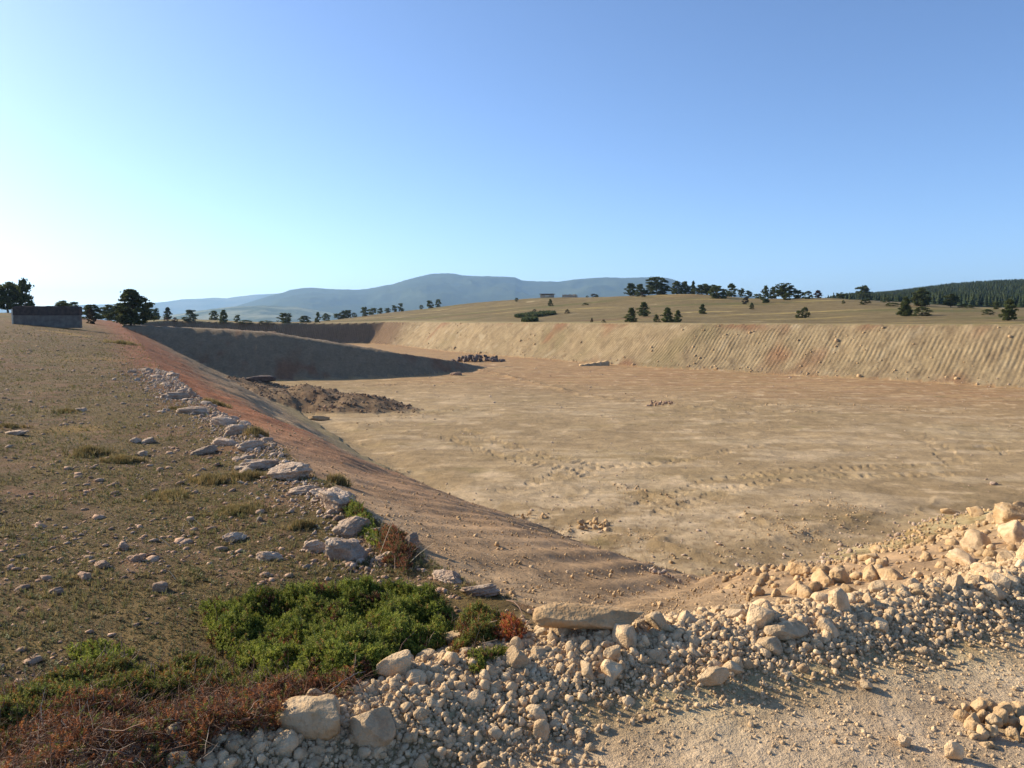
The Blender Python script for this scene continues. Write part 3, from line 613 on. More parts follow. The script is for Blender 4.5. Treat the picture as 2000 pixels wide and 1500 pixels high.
# rock outcrops along the left lip, weathered limestone
OUT = [(655, 985, .22, .16, .12, 'craggy limestone outcrop with orange underside at the grass edge'),
 (690, 1035, .20, .14, .11, 'weathered limestone block in the middle of the stacked outcrop'),
 (735, 1040, .11, .08, .05, 'thin flat limestone plate sticking out over the bank'),
 (680, 1082, .19, .13, .12, 'domed limestone boulder at the bottom of the stacked outcrop'),
 (610, 1070, .17, .08, .06, 'low rounded limestone rock half sunk in the turf beside the outcrop'),
 (530, 1085, .12, .07, .05, 'long dark limestone rock half buried in the turf'),
 (760, 1090, .12, .08, .06, 'tilted limestone slab just behind the green juniper'),
 (800, 1060, .10, .08, .08, 'orange stained rock lying on the bank beside the outcrop'),
 (560, 925, .30, .18, .12, 'pale jagged limestone ledge above the red soil'),
 (505, 905, .28, .15, .08, 'flat pale limestone ledge at the edge of the turf'),
 (590, 955, .22, .12, .05, 'low pinkish limestone ledge running into the grass'),
 (635, 960, .18, .10, .05, 'small flat limestone ledge touching the lip of the bank'),
 (400, 877, .20, .10, .07, 'long grey limestone slab lying in the grass'),
 (440, 862, .26, .13, .09, 'grey limestone ledge beside the long slab'),
 (490, 868, .20, .13, .09, 'stepped pinkish limestone ledge above the dark hollow'),
 (440, 822, .30, .16, .10, 'pale limestone ledge where the red soil begins'),
 (462, 840, .20, .12, .12, 'orange weathered rock on the edge of the red soil'),
 (380, 800, .42, .20, .10, 'low pale limestone ledge in the upper turf'),
 (340, 770, .40, .22, .10, 'scattered looking pale ledge high on the turf edge'),
 (372, 766, .16, .12, .12, 'single whitish rock above the low ledges'),
 (265, 857, .10, .08, .06, 'small grey stone alone in the turf left of the ledges'),
 (292, 857, .12, .08, .06, 'grey rounded stone next to the yellow grass'),
 (278, 882, .10, .07, .05, 'flat grey stone by the yellow tussocks'),
 (240, 1065, .055, .05, .04, 'dark red rounded stone in the thin turf'),
 (262, 1088, .065, .05, .035, 'reddish tan stone below the dark red stone'),
 (200, 1100, .075, .05, .035, 'flat tan stone sunk in bare reddish soil'),
 (165, 1122, .08, .045, .035, 'wedge shaped pale pink stone on bare soil'),
 (108, 1152, .07, .05, .03, 'flat pale stone near the left edge in bare soil'),
 (315, 1145, .075, .05, .045, 'pointed pink stone left of the green juniper'),
 (455, 1048, .11, .06, .05, 'cluster like pale rock in the turf above the juniper'),
 (160, 796, .14, .08, .05, 'small whitish stone far up the turf on the left'),
 (30, 840, .26, .12, .05, 'grey flat ledge at the left edge of the picture'),
 (875, 1125, .16, .10, .05, 'crumbly pinkish ledge right behind the juniper'),
 (935, 1150, .15, .10, .04, 'eroded brown soil ledge stone to the right of the juniper top'),]
for i, (u, v, a, b_, c_, lab) in enumerate(OUT):
    VF = rock(5 if a > .1 and v > 900 else 4, 520+i, 10, .13, (1, .85, .85), i % 3 == 0, .62, True); a *= .78; b_ *= .85; c_ *= 1.15
    placed(u, v+8, a, b_, c_, random.uniform(-.6, .6), VF, 'o%d' % i, M_PINK if v > 1060 and u < 400 else M_GREY, lab, up=.25, tilt=(random.uniform(-.2, .2), random.uniform(-.2, .2)))
# boulders and clods on the access slope at the right
BLD = [(1607, 1140, .30, .24, .34, 'ochre boulder with a flat top, middle of the cluster in the pit corner'), (1565, 1122, .34, .28, .24, 'rounded ochre boulder, farthest left of the corner cluster'),
 (1640, 1140, .30, .26, .42, 'tallest ochre boulder of the cluster in the pit corner'), (1570, 1165, .40, .3, .20, 'low rough boulder in front of the tall ones'),
 (1660, 1165, .28, .2, .26, 'boulder with a long shadow right of the tall one'), (1700, 1130, .34, .3, .26, 'orange boulder standing alone on the rubble slope'),
 (1745, 1133, .4, .3, .2, 'flat topped ochre boulder right of the orange one'), (1905, 1008, .50, .4, .34, 'large brown clod on the top edge of the rubble slope'),
 (1862, 1003, .6, .4, .22, 'low dark clod left of the large one on the slope edge'), (1990, 1015, .6, .4, .34, 'brown clod at the right edge of the picture'),
 (1985, 1058, .5, .36, .42, 'big pale boulder at the right edge below the clods'), (1905, 1075, .42, .34, .32, 'pointed pale boulder with a dark shadow to its right'),
 (1885, 1100, .4, .3, .2, 'ochre boulder below the pointed pale one'), (1930, 1125, .4, .32, .3, 'rough pale boulder in the thick of the rubble slope'),
 (1715, 1078, .2, .16, .14, 'small brown clod at the upper edge of the rubble'), (1702, 1092, .26, .2, .14, 'brown clod under the small one at the rubble edge'),
 (1790, 1165, .22, .16, .16, 'tan block with a flat lit face near the bank'), (1830, 1168, .14, .1, .18, 'thin upright tan stone near the bank'),
 (1950, 1138, .3, .3, .22, 'blue grey stone among the ochre boulders on the right'), (1425, 1150, .2, .16, .12, 'small tan clod at the end of the grooves'),
 (1480, 1160, .22, .2, .22, 'pair like knobbly clod on bare clay'), (1515, 1165, .2, .16, .16, 'small whitish stone with a thin shadow on bare clay'),
 (1460, 1195, .18, .14, .12, 'tan stone just behind the rubble bank'), (1445, 1235, .10, .08, .07, 'ochre stone resting on the back of the rubble bank')]
for i, (u, v, a, b_, c_, lab) in enumerate(BLD):
    p = hit(u, v); r = math.hypot(p.x, p.y); f = r/19.0*(1.0 if r < 20 else .5)
    VF = rock(4, 600+i, 16, .13, (1, .9, .9), i % 3 == 0, .5)
    o = one_rock('boulder', VF, 'b%d' % i, M_OCHRE if 'pale' not in lab and 'grey' not in lab else M_PALE, p+Vector((0, 0, c_*f*.25)), (a*f, b_*f, c_*f), (random.uniform(-.3, .3), random.uniform(-.3, .3), random.uniform(0, 6)), lab, 'boulder')
def slope_rubble():
    g = np.random.RandomState(21)
    zone = [G(1380,1180,5.0), G(1480,1150,5.4), G(1600,1095,5.45), G(1750,1045,5.45), G(1840,1012,5.45), G(2020,1000,5.4), (20,14), (9,7.5), G(2050,1170,1.8), G(1700,1200,1.8), G(1420,1215,1.8)]
    xy = sample_poly(zone, 260, g); d = fbm(xy[:, 0], xy[:, 1], 3, 3, 411); xy = xy[(d > -.05)][:60]
    s = np.clip(g.lognormal(math.log(.085), .45, len(xy)), .04, .24); P = ground_pts(xy, lift=s*.25)
    for i in range(len(xy)):
        k = g.randint(12); one_rock('slope_stone', R_HI[k], 'h%d' % k, M_OCHRE if g.rand() < .8 else M_PALE, P[i], s[i], tuple(g.uniform(0, 6.28, 3)),
              'tan stone lying on the rubble strewn slope down into the pit', 'rock', 'stones on the rubble slope')
    xy = sample_poly(zone, 9000, g); d = fbm(xy[:, 0], xy[:, 1], 2.2, 3, 415); xy = xy[d+g.uniform(-.3, .3, len(d)) > -.12]
    s = np.clip(g.lognormal(math.log(.026), .55, len(xy)), .010, .085); P = ground_pts(xy, lift=s*.2)
    stuff('slope_rubble', R_LO, P, s, M_OCHRE, 22, 'scattered small tan rubble on the slope down into the pit', 'rubble')
    # crumbs on the left and near bank
    n = 22000; r = np.exp(g.uniform(math.log(4.5), math.log(60), n)); a = g.uniform(R(-32), R(18), n); xy = np.column_stack([np.sin(a)*r, np.cos(a)*r])
    z, M = terrain(xy[:, 0], xy[:, 1], True); m = (M['drim'] < -.1) & (M['floor'] < .5) & (M['ramp'] < .5); xy = xy[m]; z = z[m]; r = r[m]
    s = np.clip(g.lognormal(math.log(.0065), .5, len(xy)), .003, .03)*(1+r*.015); P = np.column_stack([xy, z+s*.1])
    stuff('bank_crumbs', R_LO, P, s, M_OCHRE, 23, 'small crumbs of stone and earth covering the grooved bank', 'gravel')
    # clods along the foot of the bank and over the floor
    tc = chaikin(toe_pts, 2); seg = np.concatenate([[0], np.cumsum(np.hypot(*np.diff(tc, axis=0).T))])
    i0 = np.argmin(np.hypot(*(tc-np.array(G(1380,1172,5.5))).T)); L1 = seg[np.argmin(np.hypot(*(tc-np.array((-32, 86))).T))]
    n = 6500; s_ = seg[i0]+(L1-seg[i0])*g.uniform(0, 1, n)**1.5; w = g.normal(0, .35, n)
    xy = np.column_stack([np.interp(s_, seg, tc[:, 0])+w+.2, np.interp(s_, seg, tc[:, 1])+g.normal(0, .35, n)])
    s = np.clip(g.lognormal(math.log(.028), .55, n), .01, .12); P = ground_pts(xy, lift=s*.2)
    stuff('fallen_clods', R_LO, P, s, M_GREY, 24, 'line of fallen clods at the foot of the grooved bank', 'rubble')
    n = 9000; r = np.exp(g.uniform(math.log(13), math.log(95), n)); a = g.uniform(R(-20), R(38), n); xy = np.column_stack([np.sin(a)*r, np.cos(a)*r])
    z, M = terrain(xy[:, 0], xy[:, 1], True); d = fbm(xy[:, 0], xy[:, 1], 5, 4, 421)+.5*np.exp(-((r-20)/5)**2)
    m = (M['floor'] > .5) & (M['ramp'] < .5) & (M['heap'] < .1) & (d+g.uniform(-.3, .3, n) > .22); xy = xy[m]; z = z[m]; r = r[m]
    s = np.clip(g.lognormal(math.log(.022), .5, len(xy)), .008, .10)*(1+r*.012); S = np.stack([s, s, s*.5], 1)
    stuff('floor_debris', R_LO, np.column_stack([xy, z+s*.1]), S, M_GREY, 25, 'flakes and crumbs of clay littering the pit floor', 'gravel', Rm=rand_rot(len(s), g, True))
    # crumbs dragged along the scrape marks
    Q = []
    for P_, hg, wd_ in RIDGES:
        if hg < 0: continue
        sg = np.concatenate([[0], np.cumsum(np.hypot(*np.diff(P_, axis=0).T))]); m_ = int(min(700, 26*sg[-1]+120)); t_ = g.uniform(0, sg[-1], m_)
        Q.append(np.column_stack([np.interp(t_, sg, P_[:, 0])+g.normal(0, .15+wd_*1.3, m_), np.interp(t_, sg, P_[:, 1])+g.normal(0, .15+wd_*1.3, m_)]))
    xy = np.vstack(Q); z, M = terrain(xy[:, 0], xy[:, 1], True); m = (M['floor'] > .5) & (M['ramp'] < .5) & (M['heap'] < .1) & (fbm(xy[:, 0], xy[:, 1], 1.2, 2, 431) > -.15); xy, z = xy[m], z[m]
    s = np.clip(g.lognormal(math.log(.014), .5, len(xy)), .006, .06)*(1+np.hypot(xy[:, 0], xy[:, 1])*.012)
    stuff('scrape_debris', R_LO, np.column_stack([xy, z+s*.1]), s, M_OCHRE, 38, 'crumbs of earth lying along the scrape marks on the pit floor', 'gravel')
    n = 16000; u_ = g.uniform(700, 2080, n); r = g.uniform(60, 205, n); x_ = (u_-1000)/1500; q_ = np.sqrt(1+x_*x_); xy = np.column_stack([x_*r/q_, r/q_])
    z, M = terrain(xy[:, 0], xy[:, 1], True); m = (M['drim'] < -.2) & (M['t'] < .95) & (M['ramp'] < .5) & ((M['floor'] < .5)); xy, z, tv_ = xy[m], z[m], M['t'][m]
    m = g.uniform(0, 1, len(z)) < .12+.88*np.exp(-(tv_/.12)**2)+.5*ss(.1, .4, fbm(xy[:, 0], xy[:, 1], 4, 3, 441)); xy, z = xy[m], z[m]
    s = np.clip(g.lognormal(math.log(.11), .5, len(z)), .05, .42); stuff('bank_debris', R_LO, np.column_stack([xy, z+s*.05]), s, M_OCHRE, 39, 'stones sticking out of the long sunlit bank and fallen along its foot', 'rubble')
    # stones in the turf
    n = 44000; r = np.exp(g.uniform(math.log(2.4), math.log(55), n)); a = g.uniform(R(-40), R(5), n); xy = np.column_stack([np.sin(a)*r, np.cos(a)*r])
    z, M = terrain(xy[:, 0], xy[:, 1], True); d = fbm(xy[:, 0], xy[:, 1], 1.6, 3, 425)
    m = (M['drim'] > .1) & (xy[:, 0] < -.3) & (M['berm'] < .1) & (-d+g.uniform(-.4, .4, n) > .05); xy = xy[m]; z = z[m]; r = r[m]
    s = np.clip(g.lognormal(math.log(.008), .7, len(xy)), .003, .05)*(1+r*.03); S = np.stack([s, s, s*.6], 1)
    stuff('turf_stones', R_LO, np.column_stack([xy, z+s*.1]), S, M_PINK, 26, 'small pinkish stones strewn through the thin turf', 'gravel', Rm=rand_rot(len(s), g, True))
slope_rubble()
def heap_clods():
    g = np.random.RandomState(29); n = 9000; xy = np.column_stack([g.uniform(-26, 0, n), g.uniform(42, 68, n)]); z, M = terrain(xy[:, 0], xy[:, 1], True); m = (M['heap'] > .05) & (M['drim'] < -1)
    xy, z = xy[m], z[m]; s = np.clip(g.lognormal(math.log(.05), .5, len(xy)), .025, .22); stuff('heap_clods', R_LO, np.column_stack([xy, z+s*.1]), s, M_HEAP, 30, 'dark clods and crumbs covering the long earth heap', 'rubble')
heap_clods()
def lip_stones():
    g = np.random.RandomState(27)   # loose limestone between the outcrops
    line = np.array([(-.75, 5.0), (-1.2, 6.2), (-1.75, 7.2), (-2.75, 9.2), (-4.2, 12), (-6.2, 15.5), (-8.7, 20), (-10.5, 24)])
    seg = np.concatenate([[0], np.cumsum(np.hypot(*np.diff(line, axis=0).T))])
    for n, lo, hi_, ind in ((150, .042, .11, True), (5000, .010, .05, False)):
        s_ = g.uniform(0, seg[-1], n); w = np.abs(g.normal(0, .22, n))*(1+s_*.1)
        xy = np.column_stack([np.interp(s_, seg, line[:, 0])-w*.9, np.interp(s_, seg, line[:, 1])-w*.4])
        s = np.clip(g.lognormal(math.log(lo*1.3), .45, n), lo, hi_)*(1+s_*.03)
        if ind:
            P = ground_pts(xy, lift=s*.05)
            for i in range(n):
                k = g.randint(12); one_rock('lip_stone', R_HI[k], 'h%d' % k, M_GREY, P[i], (s[i], s[i]*.8, s[i]*.65), (g.uniform(-.4, .4), g.uniform(-.4, .4), g.uniform(0, 6.28)),
                   'grey pink limestone lump in the rocky edge between turf and bank', 'rock', 'limestone lumps along the turf edge')
        else: stuff('lip_rubble', R_LO, ground_pts(xy, lift=s*.1), s, M_GREY, 28, 'broken limestone bits between the outcrops at the turf edge', 'rubble')
lip_stones()
def pile(name, label, uc, vc, wpx, hpx, n, mat, group, mlabel, seed, r0=None):
    g = np.random.RandomState(seed); p = hit(uc, vc, 3); k = p.y/1500; W = wpx*k; H = hpx*k
    for i in range(n):
        x = g.uniform(-.5, .5); y = g.uniform(-.5, .5)*min(1, 2.2*H/W*1.6); s = H*g.uniform(.20, .42)
        hgt = H*max(0, 1-abs(2*x)**2.2)*max(0, 1-(2*y)**2)*g.uniform(.1, .85)
        q = Vector((p.x+x*W, p.y+y*W, 0)); q.z = zat(q.x, q.y)+hgt*.75
        kk = g.randint(12); one_rock(name, R_HI[kk], 'h%d' % kk, mat, q, s, tuple(g.uniform(0, 6.28, 3)), mlabel, 'rock', group)
pile('pile_boulder', '', 932, 706, 108, 17, 58, M_DARKR, 'boulders of the dark heap', 'dark boulder in the long heap behind the tip of the earth ramp', 31)
pile('pile_stone', '', 1290, 790, 58, 11, 26, M_PINK, 'stones of the small cairn', 'stone in the small heap standing alone on the pit floor', 32)
pile('track_clod', '', 1950, 1425, 150, 60, 34, M_OCHRE, 'clods at the right end of the track', 'crumbly ochre clod in the loose group at the lower right end of the track', 36)
pile('heap_rock', '', 640, 800, 60, 10, 9, M_PINK, 'rocks in front of the earth heap', 'pale rock sticking out of the front of the earth heap', 37)
placed(620, 820, .75, .35, .26, .2, R_X[2], 'x2', M_OCHRE, 'orange rock lying in front of the brown earth heap', up=.3)
placed(510, 745, 1.3, .8, .55, .2, R_X[3], 'x3', M_DARKR, 'dark red clod at the far left end of the earth heap', up=.3)
placed(890, 733, .7, .4, .32, .2, R_X[4], 'x4', M_PINK, 'lone reddish clod below the tip of the earth ramp', up=.3)
pile('floor_clod', '', 1152, 1028, 74, 22, 22, M_OCHRE, 'clods on the pale crust', 'rough clod in the small group on the pale crust of the pit floor', 33)
pile('floor_clod', '', 1040, 1010, 60, 12, 12, M_OCHRE, 'clods left on the crust', 'small clod in the flat group left of the rough group on the pit floor', 34)
pile('corner_clod', '', 1290, 1125, 70, 16, 16, M_GREY, 'clods at the foot of the grooves', 'pale clod at the foot of the grooved bank in the pit corner', 35)
placed(1940, 947, .2, .16, .12, .4, R_X[1], 'x1', M_GREY, 'single grey stone far right on the open pit floor', up=.3)
def step():
    """the short step cut into the foot of the lit bank"""
    p = hit(1190, 714, 20); k = p.y/1500
    V = []; W, H, D = 62*k, 9*k, .8; n = 14
    for i in range(n+1):
        t = i/n; x = -W*(1-t); h = H*(.25+.75*t)*(.92+.16*math.sin(i*2.1)); jt = .1*math.sin(i*1.7)
        V += [(x, jt, -.3), (x+.05, jt+.12, h), (x+.2, D, h+.05), (x+.2, D, -.3)]
    V = np.array(V); F = []
    for i in range(n):
        a = i*4; b_ = a+4; F += [(a, b_, b_+1, a+1), (a+1, b_+1, b_+2, a+2), (a+2, b_+2, b_+3, a+3)]
    F += [(0, 1, 2, 3), (n*4+3, n*4+2, n*4+1, n*4)]
    o = obj('earth_step', mesh_from('earth_step', V, np.array(F), M_OCHRE, False)); o.location = p; o.rotation_euler = (0, 0, .35)
    tag(o, 'low shaded earth step cut at the foot of the sunlit bank', 'earth step')
step()
# ------------------------------------------------------------------ plants
def leaf_material(name, trans=.35):
    m, n, l, b = newmat(name); b.inputs['Roughness'].default_value = .75; b.inputs['Specular IOR Level'].default_value = .25
    at = n.new('ShaderNodeAttribute'); at.attribute_name = 'Col'; oi = n.new('ShaderNodeObjectInfo')
    mr = n.new('ShaderNodeMapRange'); mr.inputs['To Min'].default_value = .8; mr.inputs['To Max'].default_value = 1.2; l.new(oi.outputs['Random'], mr.inputs['Value'])
    vs = n.new('ShaderNodeVectorMath'); vs.operation = 'SCALE'; l.new(at.outputs['Color'], vs.inputs[0]); l.new(mr.outputs[0], vs.inputs['Scale']); l.new(vs.outputs[0], b.inputs['Base Color'])
    tr = n.new('ShaderNodeBsdfTranslucent'); l.new(vs.outputs[0], tr.inputs['Color']); mx = n.new('ShaderNodeMixShader'); mx.inputs[0].default_value = trans
    l.new(b.outputs[0], mx.inputs[1]); l.new(tr.outputs[0], mx.inputs[2]); l.new(mx.outputs[0], n['Material Output'].inputs['Surface']); return m
M_LEAF = leaf_material('foliage'); M_NEEDLE = leaf_material('needles', .32); M_GRASS = leaf_material('grass_blades', .3); M_TWIG = leaf_material('twigs', .0)
def bark_material():
    m, n, l, b = newmat('bark'); b.inputs['Roughness'].default_value = .9
    t = n.new('ShaderNodeTexNoise'); t.inputs['Scale'].default_value = 6; cr = n.new('ShaderNodeValToRGB'); cr.color_ramp.elements[0].color = (.05, .035, .025, 1); cr.color_ramp.elements[1].color = (.16, .11, .08, 1)
    l.new(t.outputs[0], cr.inputs[0]); l.new(cr.outputs[0], b.inputs['Base Color']); return m
M_BARK = bark_material()
def orient(D, g, spin=True):
    """rotation matrices that carry +Z to the rows of D"""
    z = D/np.linalg.norm(D, axis=1)[:, None]; r = g.normal(size=z.shape); x = np.cross(r, z); x /= np.linalg.norm(x, axis=1)[:, None]; y = np.cross(z, x)
    return np.stack([x, y, z], -1)
def sprig(seed, n=11, w=.16):
    g = np.random.RandomState(seed); V = []; F = []
    for i in range(n):
        z = i/n*.85; a = i*2.4+g.uniform(-.3, .3); L = .34*(1-.5*z)*g.uniform(.8, 1.2); el = g.uniform(.5, 1.0)
        d = np.array([math.cos(a)*math.cos(el), math.sin(a)*math.cos(el), math.sin(el)]); p = np.array([0, 0, z]); sd_ = np.cross(d, [0, 0, 1.]); sd_ /= np.linalg.norm(sd_)
        k = len(V); V += [p-sd_*w*.25, p+d*L*.55+sd_*w*.5, p+d*L, p+d*L*.5-sd_*w*.5]; F.append((k, k+1, k+2, k+3))
    k = len(V); V += [np.array(q) for q in ((-.02, 0, 0), (.02, 0, 0), (.012, 0, 1), (-.012, 0, 1))]; F.append((k, k+1, k+2, k+3))
    return np.array(V), np.array(F)
def tuft(seed, n=8, lean=.7, w=.07):
    g = np.random.RandomState(seed); V = []; F = []
    for i in range(n):
        a = g.uniform(0, 6.28); el = math.pi/2-abs(g.normal(0, lean)); L = g.uniform(.6, 1.1); b = np.array([g.normal(0, .16), g.normal(0, .16), 0])
        d = np.array([math.cos(a)*math.cos(el), math.sin(a)*math.cos(el), abs(math.sin(el))]); s_ = np.array([-math.sin(a), math.cos(a), 0])*w
        k = len(V); V += [b-s_, b+s_, b+d*L*.6+s_*.7+np.array([0, 0, .05]), b+d*L-s_*.1]; F.append((k, k+1, k+2, k+3))
    return np.array(V), np.array(F)
SPR = [sprig(i) for i in range(5)]; TUF = [tuft(i) for i in range(6)]; TUFT_TALL = [tuft(20+i, 14, .35, .035) for i in range(5)]
CUSH = [sprig(40+i, 9, .30) for i in range(5)]
def pick(pal, n, g, jit=.25):
    c = np.array([p[1:] for p in pal]); w = np.array([p[0] for p in pal], float); k = g.choice(len(pal), n, p=w/w.sum())
    return c[k]*g.uniform(1-jit, 1+jit, (n, 1))
def foliage_mesh(name, variants, P, S, Rm, C_, mat, g):
    V, F, I = merge(variants, P, S, Rm, g); return mesh_from(name, V, F, mat, False, C_[I])
def tubes(L, rad, sides=3):
    """polylines L (n,k,3) with radii rad (n,k) -> one mesh"""
    n, k, _ = L.shape; D = np.gradient(L, axis=1); D /= np.linalg.norm(D, axis=2)[..., None]+1e-9
    ref = np.zeros_like(D); ref[..., 0] = .3; ref[..., 2] = 1; X = np.cross(D, ref); X /= np.linalg.norm(X, axis=2)[..., None]+1e-9; Y = np.cross(D, X)
    a = np.arange(sides)*2*math.pi/sides
    V = L[:, :, None]+(X[:, :, None]*np.cos(a)[None, None, :, None]+Y[:, :, None]*np.sin(a)[None, None, :, None])*rad[:, :, None, None]
    idx = np.arange(n*k*sides).reshape(n, k, sides); nx = np.roll(idx, -1, 2)
    F = np.stack([idx[:, :-1], nx[:, :-1], nx[:, 1:], idx[:, 1:]], -1).reshape(-1, 4); return V.reshape(-1, 3), F
def twigs(P0, D, Ln, r, g, k=5, wig=.25):
    n = len(P0); L = np.zeros((n, k, 3)); L[:, 0] = P0; d = D/np.linalg.norm(D, axis=1)[:, None]
    for i in range(1, k):
        d = d+g.normal(0, wig, (n, 3)); d /= np.linalg.norm(d, axis=1)[:, None]; L[:, i] = L[:, i-1]+d*(Ln/(k-1))[:, None]
    return L, r[:, None]*np.linspace(1, .35, k)[None]
GREEN = [(4, .215, .25, .038), (2.5, .30, .325, .052), (2.5, .085, .12, .022), (1.5, .30, .30, .06), (.4, .30, .19, .05)]
YGREEN = [(3, .20, .215, .045), (2, .25, .225, .055), (2, .13, .16, .035), (1.0, .33, .18, .05), (.7, .27, .12, .04)]
RUST = [(3, .19, .075, .035), (1.8, .29, .11, .04), (4, .10, .05, .028), (.6, .36, .16, .05), (2.2, .14, .145, .035)]
ORANGE = [(3, .50, .15, .05), (2, .42, .12, .06), (1.5, .45, .28, .06)]
def shrub(name, label, poly, h, n, height, pal, seed, slen=.045, nb=300, cat='juniper', hn=1.5, low=.25, dry=0, edge=.14):
    g = np.random.RandomState(seed); W = [G(u, v, hn) for u, v in poly]; xy = sample_poly(W, int(n*1.35), g); PW = np.array(W)
    de, _, _ = polydist(xy[:, 0], xy[:, 1], PW); kp = de*6+1.1*fbm(xy[:, 0], xy[:, 1], .13, 3, seed+20)+.22 > g.uniform(0, .5, len(xy)); xy, de = xy[kp], de[kp]; n = len(xy)
    dome = ss(0, edge, de)**.7
    hum = 1+.85*fbm(xy[:, 0], xy[:, 1], .17, 3, seed)+.45*fbm(xy[:, 0], xy[:, 1], .6, 2, seed+3)
    H = height*(.25+.75*dome)*np.clip(hum, .3, 1.6); f = g.uniform(low, 1, n)**.6
    z = terrain(xy[:, 0], xy[:, 1]); P = np.column_stack([xy, z+H*f])
    e = .03; gx = (fbm(xy[:, 0]+e, xy[:, 1], .22, 3, seed)-fbm(xy[:, 0]-e, xy[:, 1], .22, 3, seed)); gy = (fbm(xy[:, 0], xy[:, 1]+e, .22, 3, seed)-fbm(xy[:, 0], xy[:, 1]-e, .22, 3, seed))
    D = np.column_stack([-gx*2.0, -gy*2.0, np.full(n, .75)])+g.normal(0, .45, (n, 3))
    C_ = pick(pal, n, g); k = fbm(xy[:, 0], xy[:, 1], .3, 2, seed+9); dryk = fbm(xy[:, 0], xy[:, 1], .16, 3, seed+30)+g.uniform(-.12, .12, n) > .33; C_[dryk] = pick(RUST, int(dryk.sum()), g); C_ = C_*(1+.35*k)[:, None]
    root = empty(name, (0, 0, 0)); c0 = PW.mean(0); root.location = (c0[0], c0[1], zat(*c0)); tag(root, label, cat)
    P0 = P-np.array(root.location)
    obj('foliage', foliage_mesh('foliage', SPR, P0, slen*g.uniform(.6, 1.35, n), orient(D, g), C_, M_LEAF, g), root)
    if nb:
        q = g.randint(0, n, nb); B = P0[q].copy(); B[:, 2] -= H[q]*f[q]*.9; L, r = twigs(B, D[q]+[0, 0, .2], g.uniform(.06, .16, nb), g.uniform(.0014, .0035, nb), g)
        V, F = tubes(L, r); cc = np.repeat(pick([(2, .16, .10, .07), (1, .26, .19, .14)], nb, g), 15, 0); tag(obj('twigs', mesh_from('twigs', V, F, M_TWIG, True, cc), root), kind='stuff')
    return root
